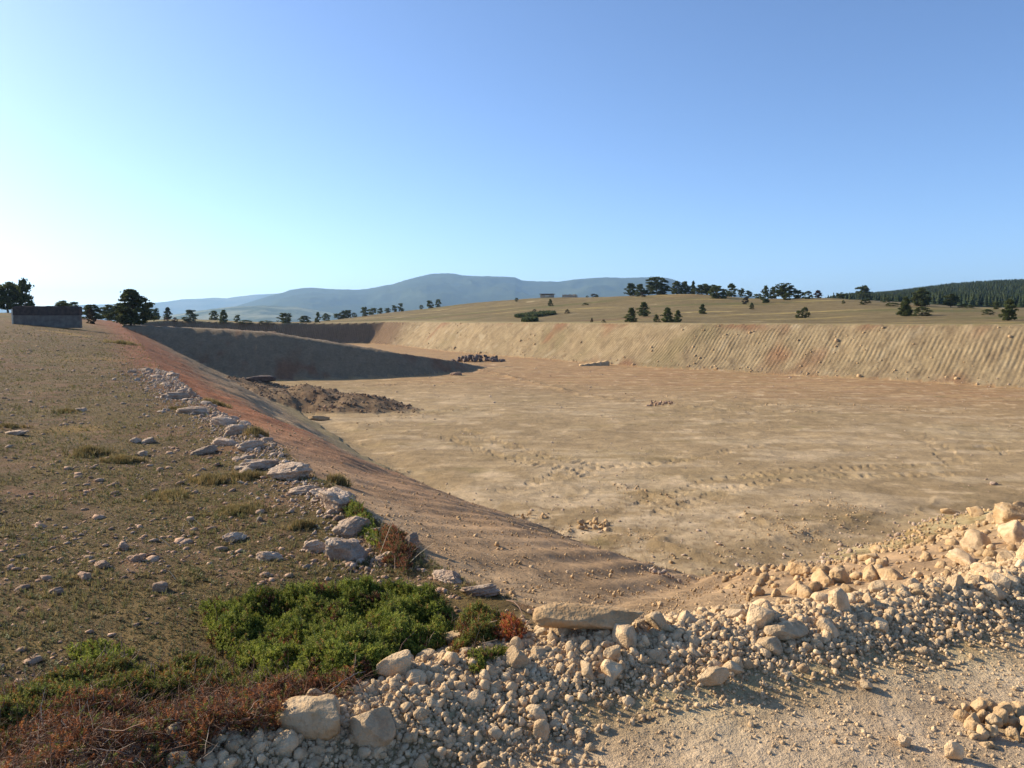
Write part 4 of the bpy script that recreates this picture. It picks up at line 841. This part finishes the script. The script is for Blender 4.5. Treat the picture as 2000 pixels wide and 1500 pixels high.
def foreground_plants():
    shrub('juniper_shrub', 'large spreading bright green juniper between the limestone outcrop and the rubble bank',
        [(395,1140), (450,1150), (520,1140), (600,1130), (700,1125), (800,1130), (880,1160), (905,1190), (880,1235), (820,1262), (780,1275), (770,1320), (690,1335), (600,1320), (520,1300), (470,1255), (400,1195)], 0, 24000, .135, GREEN, 71, .036, 500)
    shrub('juniper_shrub', 'narrow olive green juniper sprays on the right tip of the large juniper', [(880,1160), (945,1135), (985,1145), (990,1190), (955,1225), (880,1235)], 0, 3200, .14, YGREEN, 72, .034, 60, hn=1.42)
    shrub('dying_juniper', 'small orange red dying juniper spray between green juniper and flat slab', [(955,1165), (1000,1160), (1030,1180), (1020,1215), (970,1215)], 0, 2200, .13, ORANGE, 73, .03, 90, hn=1.42)
    shrub('juniper_shrub', 'low dark green juniper sprays on the slope below the orange spray', [(905,1240), (990,1238), (1000,1262), (930,1275)], 0, 900, .06, GREEN, 74, .03, 30, hn=1.42)
    shrub('juniper_shrub', 'loose yellowish green juniper branches along the turf edge at the lower left', [(-60,1310), (60,1290), (130,1262), (230,1240), (300,1258), (390,1235), (470,1262), (520,1312), (440,1330), (330,1330), (200,1350), (60,1385), (-60,1400)], 0, 12000, .085, YGREEN, 75, .036, 900)
    shrub('juniper_shrub', 'small sparse green juniper tip at the left above the yellowish branches', [(130,1212), (230,1200), (270,1225), (240,1250), (140,1250)], 0, 800, .05, GREEN, 76, .03, 40)
    shrub('juniper_shrub', 'thin green juniper growing on the bank behind the limestone outcrop', [(655,955), (700,960), (735,1000), (760,1030), (735,1035), (690,1000)], 0, 1300, .10, GREEN, 77, .045, 40)
    shrub('dying_juniper', 'rusty brown juniper sprays hanging on the bank right of the outcrop', [(725,1010), (790,1010), (810,1040), (790,1085), (750,1060)], 0, 1300, .10, [(2, .22, .09, .045), (2, .10, .10, .03), (1, .30, .12, .05)], 78, .04, 160)
    # dead brush, bottom left
    g = np.random.RandomState(80)
    W = [G(u, v, 1.5) for u, v in [(-80,1400), (60,1385), (200,1345), (330,1325), (450,1310), (560,1310), (690,1335), (700,1370), (600,1400), (540,1440), (440,1470), (330,1540), (100,1640), (-80,1640)]]
    root = empty('dead_brush', (0, 0, 0)); c0 = np.array(W).mean(0); root.location = (c0[0], c0[1], zat(*c0)); rl = np.array(root.location)
    tag(root, 'tangled heap of dead red brown juniper twigs filling the bottom left corner', 'dead brush')
    n = 5000; xy = sample_poly(W, n, g); hh = .09*np.clip(1+1.5*fbm(xy[:, 0], xy[:, 1], .3, 2, 81), .1, 2); P = np.column_stack([xy, terrain(xy[:, 0], xy[:, 1])+hh*g.uniform(.02, 1, n)])-rl
    D = np.column_stack([g.normal(.15, 1, n), g.normal(.15, .9, n), g.normal(.05, .4, n)])
    L, r = twigs(P, D, g.uniform(.03, .15, n), g.lognormal(math.log(.0011), .4, n), g, 5, .22); V, F = tubes(L, r)
    cc = np.repeat(pick([(3, .17, .095, .06), (3, .10, .06, .04), (2, .28, .17, .11), (1, .36, .29, .22)], n, g), 15, 0); obj('twigs', mesh_from('twigs', V, F, M_TWIG, True, cc), root)
    n = 30000; xy = sample_poly(W, n, g); hh = .09*np.clip(1+1.5*fbm(xy[:, 0], xy[:, 1], .3, 2, 81), .1, 2); P = np.column_stack([xy, terrain(xy[:, 0], xy[:, 1])+hh*g.uniform(0, 1, n)])-rl
    k = fbm(xy[:, 0], xy[:, 1], .3, 3, 83); m = k+.8*fbm(xy[:, 0], xy[:, 1], .1, 2, 87)+g.uniform(-.25, .25, n) > .0; P = P[m]; k = k[m]; n = len(P); C_ = pick(RUST, n, g)*(1+.5*k)[:, None]
    obj('dry_foliage', foliage_mesh('dry_foliage', SPR, P, .030*g.uniform(.6, 1.4, n), orient(g.normal(0, .6, (n, 3))+[.1, .1, .5], g), C_, M_LEAF, g), root)
    # thick gnarled branches in it
    for i, (pts, rad) in enumerate([([(262,1432), (300,1412), (340,1392), (385,1375), (430,1380), (470,1372)], .006), ([(385,1372), (392,1400), (400,1430), (398,1455)], .007), ([(300,1385), (330,1385), (385,1378)], .004),
          ([(430,1375), (480,1400), (530,1385), (560,1400)], .016), ([(395,1415), (440,1425), (490,1432)], .012), ([(180,1395), (230,1400), (290,1420)], .004), ([(640,1355), (690,1330), (720,1300)], .003)]):
        Q = []
        for j, (u, v) in enumerate(pts):
            x, y = G(u, v, 1.45); Q.append((x-rl[0], y-rl[1], zat(x, y)+.055+.03*math.sin(j*1.9+i)-rl[2]))
        Q = np.array(Q); m_ = np.linspace(0, len(Q)-1, 16); Q = np.stack([np.interp(m_, range(len(Q)), Q[:, a]) for a in range(3)], 1)+g.normal(0, .0022, (16, 3))
        V, F = tubes(Q[None], (rad*np.linspace(1, .45, 16)*g.uniform(.85, 1.2, 16))[None], 7)
        o = obj('branch', mesh_from('branch', V, F, M_TWIG, True, np.tile((.24, .19, .155) if i not in (3, 4) else (.20, .095, .05), (len(V), 1))*g.uniform(.8, 1.2, (len(V), 1))), root)
    # sticks at the right of the juniper
    for k, (a, b_, lab) in enumerate([((990,1178), (1035,1240), 'bare brown stick slanting down beside the orange juniper spray'), ((1040,1195), (1095,1250), 'thin bare twig crossing in front of the flat slab')]):
        p = hit(*a); q = hit(*b_); Q = np.array([p+(q-p)*t+Vector((0, 0, .05*math.sin(t*3)+.015)) for t in np.linspace(0, 1, 10)])+g.normal(0, .002, (10, 3))
        V, F = tubes(Q[None], np.linspace(.004, .0015, 10)[None], 5); tag(obj('dry_stick', mesh_from('dry_stick', V, F, M_TWIG, True, np.tile((.2, .12, .08), (len(V), 1)))), lab, 'stick')
    for k, (u, v, L_, lean) in enumerate([(378,1035,.11,-.5), (355,1040,.09,.3), (335,1070,.13,-.9), (395,1030,.10,-.8), (455,1050,.11,-.4), (470,1058,.09,.4), (500,1020,.09,.5), (345,1135,.08,-.6), (740,1090,.32,.35), (790,1110,.22,.9)]):
        p = hit(u, v); Q = np.array([p+Vector((lean*L_*t, 0, L_*t*(1-.25*abs(lean)*t))) for t in np.linspace(0, 1, 8)]); V, F = tubes(Q[None], np.linspace(.0022, .001, 8)[None], 4)
        tag(obj('dry_stalk', mesh_from('dry_stalk', V, F, M_TWIG, True, np.tile((.62, .52, .36), (len(V), 1)))), 'thin straw coloured stalk standing in the turf', 'stalk', 'dry stalks in the turf')
foreground_plants()
def turf():
    g = np.random.RandomState(90)
    def field(n, r0, r1, a0=-41, a1=4):
        r = np.exp(g.uniform(math.log(r0), math.log(r1), n)); a = g.uniform(R(a0), R(a1), n); xy = np.column_stack([np.sin(a)*r, np.cos(a)*r])
        z, M = terrain(xy[:, 0], xy[:, 1], True); ok = (M['drim'] > -.05) & ~((xy[:, 0] > -.35) & (xy[:, 1] < 4.4)) & (M['berm'] < .3); return xy[ok], z[ok], r[ok], M['drim'][ok]
    # low cushion plants
    xy, z, r, dr = field(125000, 2.6, 50); n = len(xy)
    d = fbm(xy[:, 0], xy[:, 1], 1.7, 4, 105)*.8+fbm(xy[:, 0], xy[:, 1], .33, 4, 109)*.9+.12; m = d+g.uniform(-.3, .3, n) > -.12
    xy, z, r = xy[m], z[m], r[m]; n = len(xy); s = g.lognormal(math.log(.016), .4, n)*(1+r*.035)
    C_ = pick([(3, .15, .135, .06), (2, .185, .16, .075), (2, .11, .125, .055), (1.5, .17, .115, .065), (1, .20, .205, .10), (.5, .27, .20, .09)], n, g)*(1+.5*fbm(xy[:, 0], xy[:, 1], .8, 3, 92))[:, None]
    tag(obj('turf_plants', foliage_mesh('turf_plants', CUSH, np.column_stack([xy, z-s*.1]), np.stack([s, s, s*.8], 1), orient(g.normal(0, .5, (n, 3))+[0, 0, 1], g), C_, M_GRASS, g)), 'low grey green heath plants carpeting the plateau on the left', 'ground cover', kind='stuff')
    # short grass
    xy, z, r, dr = field(42000, 2.6, 60); n = len(xy); d = fbm(xy[:, 0], xy[:, 1], 1.1, 3, 93); m = d+g.uniform(-.25, .25, n) > .08; xy, z, r = xy[m], z[m], r[m]; n = len(xy)
    s = g.uniform(.016, .04, n)*(1+r*.03); C_ = pick([(3, .24, .19, .08), (2, .17, .165, .06), (1, .33, .25, .11)], n, g)
    tag(obj('grass', foliage_mesh('grass', TUF, np.column_stack([xy, z]), s, rand_rot(n, g, True), C_, M_GRASS, g)), 'short yellowing grass among the low plants on the plateau', 'grass', kind='stuff')
    # golden tussocks
    for (u, v, w, hgt, nn, lab) in [(175, 888, .42, .11, 260, 'golden grass tussock with a dark base in the middle of the turf'), (240, 900, .5, .08, 260, 'wide low golden tussock right of the darker one'), (20, 835, .5, .07, 160, 'yellow grass tussock by the grey ledge at the left edge'),
          (130, 805, .4, .07, 120, 'small yellow tussock high in the turf'), (410, 940, .5, .08, 240, 'yellow green tussock below the limestone ledges'), (480, 935, .4, .08, 200, 'yellow green tussock touching the pale rubble'), (330, 972, .5, .06, 220, 'dull yellow tussock in the turf above the straw stalks'),
          (470, 1000, .45, .07, 260, 'grass tussock left of the orange sided outcrop'), (350, 800, .7, .06, 160, 'yellow grass patch below the whitish rock'), (590, 1030, .2, .07, 160, 'dry straw tussock against the outcrop'), (660, 945, .2, .10, 120, 'dry grass growing on the lip beside the pale ledge'), (500, 850, .4, .12, 160, 'tall dry grass on the red bank'), (240, 672, 1.6, .2, 300, 'yellow grass patch by the red spoil far up the turf'), (420, 790, .6, .12, 120, 'straw grass spilling over the red bank')]:
        p = hit(u, v, 2.3); r_ = np.abs(g.normal(0, .5, nn))*w*.5; a = g.uniform(0, 6.28, nn); x = p.x+np.cos(a)*r_; y = p.y+np.sin(a)*r_*.8
        P = np.column_stack([x-p.x, y-p.y, terrain(x, y)-p.z]); C_ = pick([(2, .36, .25, .10), (2, .27, .21, .085), (2, .19, .16, .06)], nn, g)
        o = obj('grass_tussock', foliage_mesh('grass_tussock', TUFT_TALL, P, hgt*g.uniform(.3, 1.15, nn), rand_rot(nn, g, True), C_, M_GRASS, g)); o.location = p; tag(o, lab, 'grass tussock')
turf()

# ------------------------------------------------------------------ trees
def blob_pts(kind, n, g):
    """points of leaf clumps in a crown of unit height and unit width (radius .5)"""
    out = []
    while len(out) < n:
        t = g.uniform(0, 1)**1.25; a = g.uniform(0, 6.28); q = g.uniform(0, 1)**.4
        if kind == 'cone': r = .5*(1-t)**.75*(.8+.2*math.sin(t*24+a)); z = .03+.9*t; r *= min(1, .75+t*2)
        elif kind == 'pine': r = .5*min(1, .7+t*1.5)*max(0, 1-t**2.0)**.65*(.78+.22*math.sin(t*15+2*a)); z = .05+.88*t
        elif kind == 'umbrella': t = t**.75; z = .12+.74*t+.10*math.sin(3*a+1)*t; r = .5*(1-((t-.5)/.72)**2)*(.75+.25*math.sin(3*a+t*9)) if t > .05 else .1
        elif kind == 'bush': r = .5*math.sqrt(max(0, 1-(t*1.02-.12)**2))*(.8+.2*math.sin(3*a+t*7)); z = .02+.88*t; r *= min(1, .8+t)
        elif kind == 'low': r = .5*math.sqrt(max(0, 1-t*t)); z = t
        r = max(r, .02)*q; out.append((math.cos(a)*r, math.sin(a)*r, z))
    return np.array(out)
NEED = [tuft(60+i, 7, .8, .26) for i in range(5)]
tree_cache = {}
def tree_parts(kind, pal, nclump, ntuft, seed):
    key = (kind, pal, nclump, ntuft, seed)
    if key in tree_cache: return tree_cache[key]
    g = np.random.RandomState(seed); c = blob_pts(kind, nclump, g); n = nclump*ntuft
    sig = .30/math.sqrt(nclump)*.9+.012
    P = np.repeat(c, ntuft, 0)+g.normal(0, 1, (n, 3))*[sig, sig, sig*.55]
    D = P-np.array([0, 0, .35]); D[:, 2] = np.abs(D[:, 2])*.4+.35; D += g.normal(0, .3, D.shape)
    PAL = {'dark': [(3, .075, .095, .032), (2, .11, .13, .042), (1, .15, .16, .055)], 'mid': [(3, .10, .125, .038), (2, .15, .165, .05), (1, .07, .09, .03)],
           'lime': [(3, .16, .17, .04), (2, .12, .14, .035), (1, .07, .09, .03)], 'brown': [(2, .09, .07, .045), (1, .06, .055, .03)], 'rust': [(2, .11, .05, .035), (1, .07, .035, .025)]}[pal]
    C_ = pick(PAL, n, g)*np.repeat(g.uniform(.7, 1.3, nclump), ntuft)[:, None]
    s = g.uniform(.6, 1.3, n)*(.9/math.sqrt(n)+.014)*1.5
    fol = foliage_mesh('crown', NEED, P, s, orient(D, g), C_, M_NEEDLE, g)
    # trunk and limbs
    top = {'umbrella': .8, 'low': .25, 'bush': .5}.get(kind, .92); L = [[(0.02*math.sin(t*5+seed), .02*math.cos(t*4), t*top-.03) for t in np.linspace(0, 1, 8)]]; rad = [.028*(1-np.linspace(0, 1, 8)*.8)]
    for i in range(9):
        e = c[g.randint(nclump)]; z0 = max(.08, e[2]*.6); L.append([(e[0]*t, e[1]*t, z0+(e[2]-z0)*t**.7) for t in np.linspace(0, 1, 8)]); rad.append(.010*(1-np.linspace(0, 1, 8)*.7))
    V, F = tubes(np.array(L), np.array(rad), 5); tr = mesh_from('trunk', V, F, M_BARK)
    tree_cache[key] = (fol, tr); return tree_cache[key]
def tree(u, vb, w, h, kind, pal, label, rmin=45, rfix=None, dens=None, name=None, group=None):
    if rfix: p = hit(u, vb, rfix*.7, 300)
    elif False:
        d = ray(u, 627); d = d/math.hypot(d[0], d[1]); p = Vector((d[0]*rfix, d[1]*rfix, 0)); p.z = zat(p.x, p.y); hm = (h+ (vb-627))*0
    else: p = hit(u, vb, rmin)
    k = p.y/1500; big = w*h
    nc, nt = (150, 70) if big > 2500 else (110, 50) if big > 900 else (70, 36) if big > 300 else (40, 26)
    if dens: nc, nt = dens
    seed = int(u*7+vb) if big > 900 else (int(u) % 3)+5
    fol, tr = tree_parts(kind, pal, nc, nt, seed)
    nm = name or {'cone': 'young_pine', 'pine': 'pine_tree', 'umbrella': 'umbrella_pine', 'bush': 'juniper_bush', 'low': 'low_bush'}[kind]
    e = empty(nm, p, random.uniform(0, 6.28)); w *= 1.0 if w > 40 else 1.2; h *= 1.08; e.scale = (w*k, w*k, h*k)
    tag(e, label, {'cone': 'pine', 'pine': 'pine', 'umbrella': 'pine'}.get(kind, 'bush'), group)
    obj('crown', fol, e); obj('trunk', tr, e)
# left side of the pit
tree(15, 610, 80, 56, 'umbrella', 'dark', 'spreading dark pine cut by the left edge of the picture', rfix=92, name='pine_tree')
tree(50, 608, 46, 62, 'pine', 'dark', 'spiky thin topped pine behind the left end of the concrete wall', rfix=88, dens=(34, 40))
tree(128, 608, 64, 30, 'umbrella', 'mid', 'broad flat pine rising over the right end of the concrete wall', rfix=90, name='pine_tree')
tree(180, 618, 44, 28, 'bush', 'mid', 'open grey green bush right of the concrete wall', rfix=88)
tree(212, 622, 40, 30, 'pine', 'dark', 'lower dark pine touching the left side of the big rounded pine', rfix=100)
tree(258, 624, 92, 66, 'pine', 'dark', 'big rounded dark pine with an overhanging crown, tallest on the left plateau', rfix=104, dens=(170, 40))
tree(293, 624, 42, 34, 'bush', 'dark', 'dark side branches bush at the right foot of the big rounded pine', rfix=100)
tree(243, 624, 44, 36, 'bush', 'lime', 'yellow green deciduous bush in front of the big rounded pine', rfix=94, name='leafy_bush')
tree(178, 632, 16, 26, 'low', 'brown', 'dry brownish bush on the turf just right of the wall', rfix=70)
for t in [(328,616,20,22,'cone','dark','single young pine standing right of the big pine on the skyline'), (372,628,28,22,'bush','mid','squat grey green pine bush on the far rim'), (418,624,18,18,'bush','dark','small round dark pine, left of a close pair'),
          (437,630,22,24,'cone','mid','lighter green young pine, right of the close pair'), (464,629,13,14,'bush','dark','tiny dark pine on the far rim after the pair'), (342,628,10,7,'low','rust','reddish dry bush on the far rim'), (325,627,8,6,'low','rust','very small reddish bush left of the other reddish one')]:
    tree(t[0], t[1], t[2], t[3], t[4], t[5], t[6], rfix=222)
for t in [(557,631,26,20,'bush','dark','round dark pine alone above the shaded end wall'), (595,630,24,13,'bush','dark','low wide dark bush above the shaded end wall'), (621,630,13,19,'cone','mid','narrow young pine above the shaded end wall'), (637,625,16,14,'bush','dark','round pine next to the narrow one'),
          (520,632,26,5,'low','dark','very low dark scrub left of the round pine'), (480,632,24,6,'low','dark','low scrub on the far rim')]:
    tree(t[0], t[1], t[2], t[3], t[4], t[5], t[6], rfix=245)
for t in [(662,621,26,11,'bush','dark','left part of a low dark clump at the start of the hill'), (677,620,24,16,'bush','dark','rounded middle of the low dark clump at the start of the hill'), (692,617,10,8,'low','dark','little bush after the low dark clump'), (712,618,16,18,'bush','dark','round dark pine in front of the row on the hill flank'),
          (728,611,19,13,'bush','dark','wide pine at the left of the row on the hill flank'), (743,609,12,11,'bush','dark','second pine of the row on the hill flank'), (757,609,13,9,'bush','dark','lowest pine of the row on the hill flank'), (770,607,11,13,'bush','dark','fourth pine of the row on the hill flank'), (783,605,12,15,'bush','dark','rightmost pine of the row on the hill flank'),
          (823,600,9,8,'bush','dark','smallest of three lone pines on the hill skyline'), (839,601,15,15,'bush','dark','middle of three lone pines on the hill skyline'), (856,595,12,15,'bush','dark','tallest of three lone pines on the hill skyline')]:
    tree(t[0], t[1], t[2], t[3], t[4], t[5], t[6], rmin=150)
# the hill
HILL = [(1009,589,8,7,'bush','dark','tiny round bush on the open slope right of the three pines'), (1075,598,12,13,'cone','dark','small dark conical juniper alone on the middle of the hill'), (1143,596,12,4,'low','dark','flat dark mat like bush on the hillside'), (1044,611,9,6,'low','brown','brown bush above the green patch of scrub'),
 (1108,612,9,7,'low','brown','spiky bare thorn bush on the hillside'), (1156,629,6,8,'cone','brown','small brown thistle like plant on the rim of the bank'), (1179,630,8,5,'low','brown','little brown plant on the rim of the bank'),
 (1233,629,30,26,'cone','mid','bushy young pine on the rim in front of a rounder pine'), (1257,618,27,26,'pine','dark','rounded pine just behind the bushy one near the rim'), (1282,629,15,14,'cone','dark','smallest pine of the pair group on the rim'), (1303,629,28,27,'cone','mid','wide green young pine on the rim, centre of three'), (1324,629,20,22,'cone','mid','young pine on the rim, right of the wide green one'),
 (1372,613,19,18,'cone','dark','single egg shaped pine on the middle of the hillside'), (1147,576,6,3,'low','dark','dot like bush on the skyline near the ruins'), (1160,575,14,6,'low','brown','low brown heap like bush on the skyline'), (1166,576,6,4,'low','dark','tiny bush beside the low brown one'),
 (1246,579,10,9,'bush','dark','small round juniper below the left end of the grove'), (1256,580,11,9,'bush','brown','brownish round juniper beside the other under the grove'), (1232,576,24,24,'pine','mid','leftmost pine of the hilltop grove'), (1250,574,20,22,'pine','dark','dark pine between the leftmost and the huge pine'),
 (1283,572,56,34,'bush','dark','huge dome shaped dark pine, biggest in the hilltop grove'), (1321,571,24,24,'pine','mid','pointed pine right of the huge dome'), (1337,573,18,24,'pine','mid','light airy pine with thin top in the hilltop grove'), (1345,573,16,14,'bush','dark','dark green bush at the foot of the airy pine'), (1354,570,14,24,'cone','dark','narrow dark spire pine in the grove'),
 (1380,570,56,20,'umbrella','dark','wide flat topped umbrella pine on the hill crest'), (1366,569,14,8,'bush','lime','yellowish small bush under the umbrella pine'), (1400,583,34,24,'bush','mid','big green pine in front of the umbrella pine'), (1413,583,14,10,'bush','dark','dark shrub leaning on the big green pine'),
 (1428,578,24,24,'pine','dark','pine with separate layers right of the umbrella pine'), (1448,575,14,17,'umbrella','dark','small flat topped pine beyond the layered one'), (1462,574,16,14,'umbrella','dark','little round headed pine on the crest with a bare stem'), (1480,575,22,9,'bush','dark','low dark bush line on the crest'),
 (1495,592,19,32,'pine','dark','tall narrow pine standing forward of the crest'), (1457,594,14,14,'bush','brown','dull round bush below the crest'), (1468,604,11,12,'cone','dark','small conical bush under the dull round one'), (1510,583,22,22,'pine','dark','pine behind the tall narrow one'),
 (1532,584,46,30,'umbrella','dark','large umbrella pine with a wide cloud like head'), (1537,586,18,14,'bush','dark','dark juniper under the large umbrella pine'), (1559,583,24,16,'bush','mid','green rounded bush right of the large umbrella pine'), (1578,584,16,15,'bush','mid','lighter bush beside the pointed heap'), (1597,579,20,14,'cone','rust','pointed reddish brown bush on the crest'),
 (1560,621,14,14,'bush','mid','smaller left half of a forked juniper on the meadow'), (1572,621,15,20,'bush','dark','taller right half of a forked juniper on the meadow'), (1642,584,18,12,'umbrella','dark','small dark pine on the skyline before the forest'), (1686,586,32,26,'umbrella','dark','tiered pine with a flat head on the skyline'),
 (1647,593,6,6,'bush','dark','tiny bush on the meadow under the skyline pines'), (1691,595,20,10,'low','dark','spreading dark bush in front of the tiered pine'), (1731,591,15,9,'low','dark','dark mound like bush at the forest edge'), (1744,598,26,6,'low','mid','low green mat left of the bright young pine'),
 (1768,617,30,36,'cone','mid','bright green young pine with a pointed crown on the meadow'), (1801,617,32,16,'low','dark','dark hemispherical juniper beside the bright young pine'), (1798,598,36,34,'pine','dark','large dark pine behind the hemispherical juniper'), (1857,600,32,24,'umbrella','dark','broad dark pine before the forest'),
 (1880,601,16,6,'low','dark','low bush right of the broad dark pine'), (1895,602,16,6,'low','dark','second low bush at the forest edge'), (1928,615,20,10,'low','dark','cut looking dark bush near the right edge'), (1970,626,30,40,'pine','mid','tall bushy pine closest to the rim at the far right'), (1945,604,18,14,'bush','dark','dark bush between forest and the tall bushy pine')]
for t in HILL: tree(*t, rmin=95)
# scrub patch on the hill
def scrub(u, v, w, d, label, seed):
    g = np.random.RandomState(seed); p = hit(u, v, 100); k = p.y/1500; n = 1400; a = g.uniform(0, 6.28, n); q = g.uniform(0, 1, n)**.5
    x = p.x+np.cos(a)*q*w*k/2; y = p.y+np.sin(a)*q*d; P = np.column_stack([x-p.x, y-p.y, terrain(x, y)-p.z+g.uniform(0, .5, n)]); C_ = pick([(2, .08, .10, .035), (1, .13, .14, .05), (1, .05, .07, .03)], n, g)
    o = obj('scrub_patch', foliage_mesh('scrub_patch', NEED, P, g.uniform(.25, .5, n), rand_rot(n, g, True), C_, M_NEEDLE, g)); o.location = p; tag(o, label, 'scrub')
scrub(1045, 617, 80, 5, 'green patch of low scrub on the lower hillside', 701); scrub(1035, 628, 30, 2.5, 'small green scrub patch just above the rim', 702)
# dark conifer forest on the far right slope
def forest():
    g = np.random.RandomState(99); V0 = []; F0 = []; variants = []
    for s in range(6):
        h = np.random.RandomState(s+5); V = []; F = []; n = 7
        for L in range(5):
            z0 = .12+L*.17; r = (.24-.042*L)*h.uniform(.8, 1.2); k = len(V); V.append((h.normal(0, .02), h.normal(0, .02), z0+.26))
            for i in range(n):
                a = i*2*math.pi/n+L; q = r*h.uniform(.65, 1.3); V.append((math.cos(a)*q, math.sin(a)*q, z0-.04*h.uniform(0, 1.5)))
            F += [(k, k+1+i, k+1+(i+1) % n) for i in range(n)]
        variants.append((np.array(V), np.array(F)))
    n = 14000; u = g.uniform(1590, 2350, n); r = g.uniform(290, 1000, n); x_ = (u-1000)/1500; L = np.sqrt(1+x_**2); X = x_*r/L; Y = r/L
    dens = ss(1600, 1700, u)*ss(280+.0*u, 330, r)+(r > 420)*.6; m = g.uniform(0, 1, n) < dens; X, Y, r = X[m], Y[m], r[m]
    z = terrain(X, Y); s = g.uniform(3.8, 5.4, len(X))*(.8+.0004*r); C_ = pick([(3, .024, .042, .015), (2, .036, .056, .018), (1, .052, .068, .022)], len(X), g); s = s*(.55+.45*ss(1700, 1850, (X/Y)*1500+1000))
    Rm = rand_rot(len(X), g, True); Rm[:, 2, :2] *= .1
    tag(obj('conifer_forest', foliage_mesh('conifer_forest', variants, np.column_stack([X, Y, z]), s, Rm, C_, M_NEEDLE, g)), 'dense dark green conifer forest covering the slope at the far right', 'forest', kind='stuff')
forest()
# ------------------------------------------------------------------ walls
def plain(name, c1, c2, sc=3):
    m, n, l, b = newmat(name); b.inputs['Roughness'].default_value = .9; tc = n.new('ShaderNodeTexCoord')
    t = n.new('ShaderNodeTexNoise'); t.inputs['Scale'].default_value = sc; t.inputs['Detail'].default_value = 6; l.new(tc.outputs['Object'], t.inputs['Vector']); cr = n.new('ShaderNodeValToRGB')
    cr.color_ramp.elements[0].color = (*c1, 1); cr.color_ramp.elements[1].color = (*c2, 1); cr.color_ramp.elements[0].position = .35; cr.color_ramp.elements[1].position = .65; l.new(t.outputs[0], cr.inputs[0]); l.new(cr.outputs[0], b.inputs['Base Color']); return m
def box(name, lo, hi, mat, parent, bev=.03, rag=0, seed=0):
    bm = bmesh.new(); bmesh.ops.create_cube(bm, size=1)
    for v in bm.verts: v.co = Vector([(lo[i]+hi[i])/2+v.co[i]*(hi[i]-lo[i]) for i in range(3)])
    if rag:
        bmesh.ops.subdivide_edges(bm, edges=bm.edges[:], cuts=7, use_grid_fill=True); g = random.Random(seed)
        for v in bm.verts:
            if v.co.z > hi[2]-.01: v.co.z += g.uniform(-rag, rag)
    if bev: bmesh.ops.bevel(bm, geom=[e for e in bm.edges if not rag], offset=bev, segments=2, affect='EDGES') if not rag else None
    me = bpy.data.meshes.new(name); bm.to_mesh(me); bm.free(); me.materials.append(mat); return obj(name, me, parent)
CON = plain('old_concrete', (.12, .10, .08), (.19, .165, .135)); CAPM = plain('shaded_top', (.045, .034, .027), (.085, .060, .048), 5); POST = plain('pale_edge', (.60, .55, .42), (.72, .66, .52)); STONE = plain('rubble_masonry', (.30, .24, .18), (.46, .39, .30), 4); RUFF = plain('dark_opening', (.10, .07, .055), (.16, .11, .09))  # CAPM: tree shade over the upper wall, put into its dark brown colour
p = hit(92, 638, 30); k = p.y/1500; W = 124*k; H = 40*k
w = empty('concrete_wall', (p.x, p.y, zat(p.x, p.y)-.1), .06); tag(w, 'long low dark concrete wall with reddish top standing on the left plateau', 'wall')
box('wall_body', (-W/2, 0, 0), (W/2, .35, H*.62), CON, w, .02); box('wall_top', (-W/2-.02, -.03, H*.62), (W/2+.02, .38, H+.02), CAPM, w, 0, .10, 3); box('pale_post', (-W/2-.12, -.05, -.05), (-W/2-.025, .20, H*.93), POST, w, .01)
p = hit(1067, 578, 150); k = p.y/1500
w = empty('stone_hut', (p.x, p.y, p.z-.2), -.25); tag(w, 'small roofed stone hut on the hill skyline, left of the roofless ruin', 'hut')
box('wall', (-12*k, 0, 0), (12*k, 3, 7*k), STONE, w, 0, .1, 4); box('roof', (-13.5*k, -.3, 7*k+.12), (14*k, 3.3, 8.2*k+.12), RUFF, w, .05); box('window', (-2*k, -.12, 3.5*k), (6*k, -.02, 5.6*k), POST, w, .01)
p = hit(1112, 577, 150); k = p.y/1500
w = empty('ruined_wall', (p.x, p.y, p.z-.2), -.2); tag(w, 'roofless pale stone ruin on the hill skyline, right of the hut', 'ruin')
box('wall', (-14*k, 0, 0), (14*k, .6, 5.4*k), STONE, w, 0, .28, 5); box('side_wall', (13*k-.6, .62, 0), (13*k, 4, 4.6*k), STONE, w, 0, .2, 6)
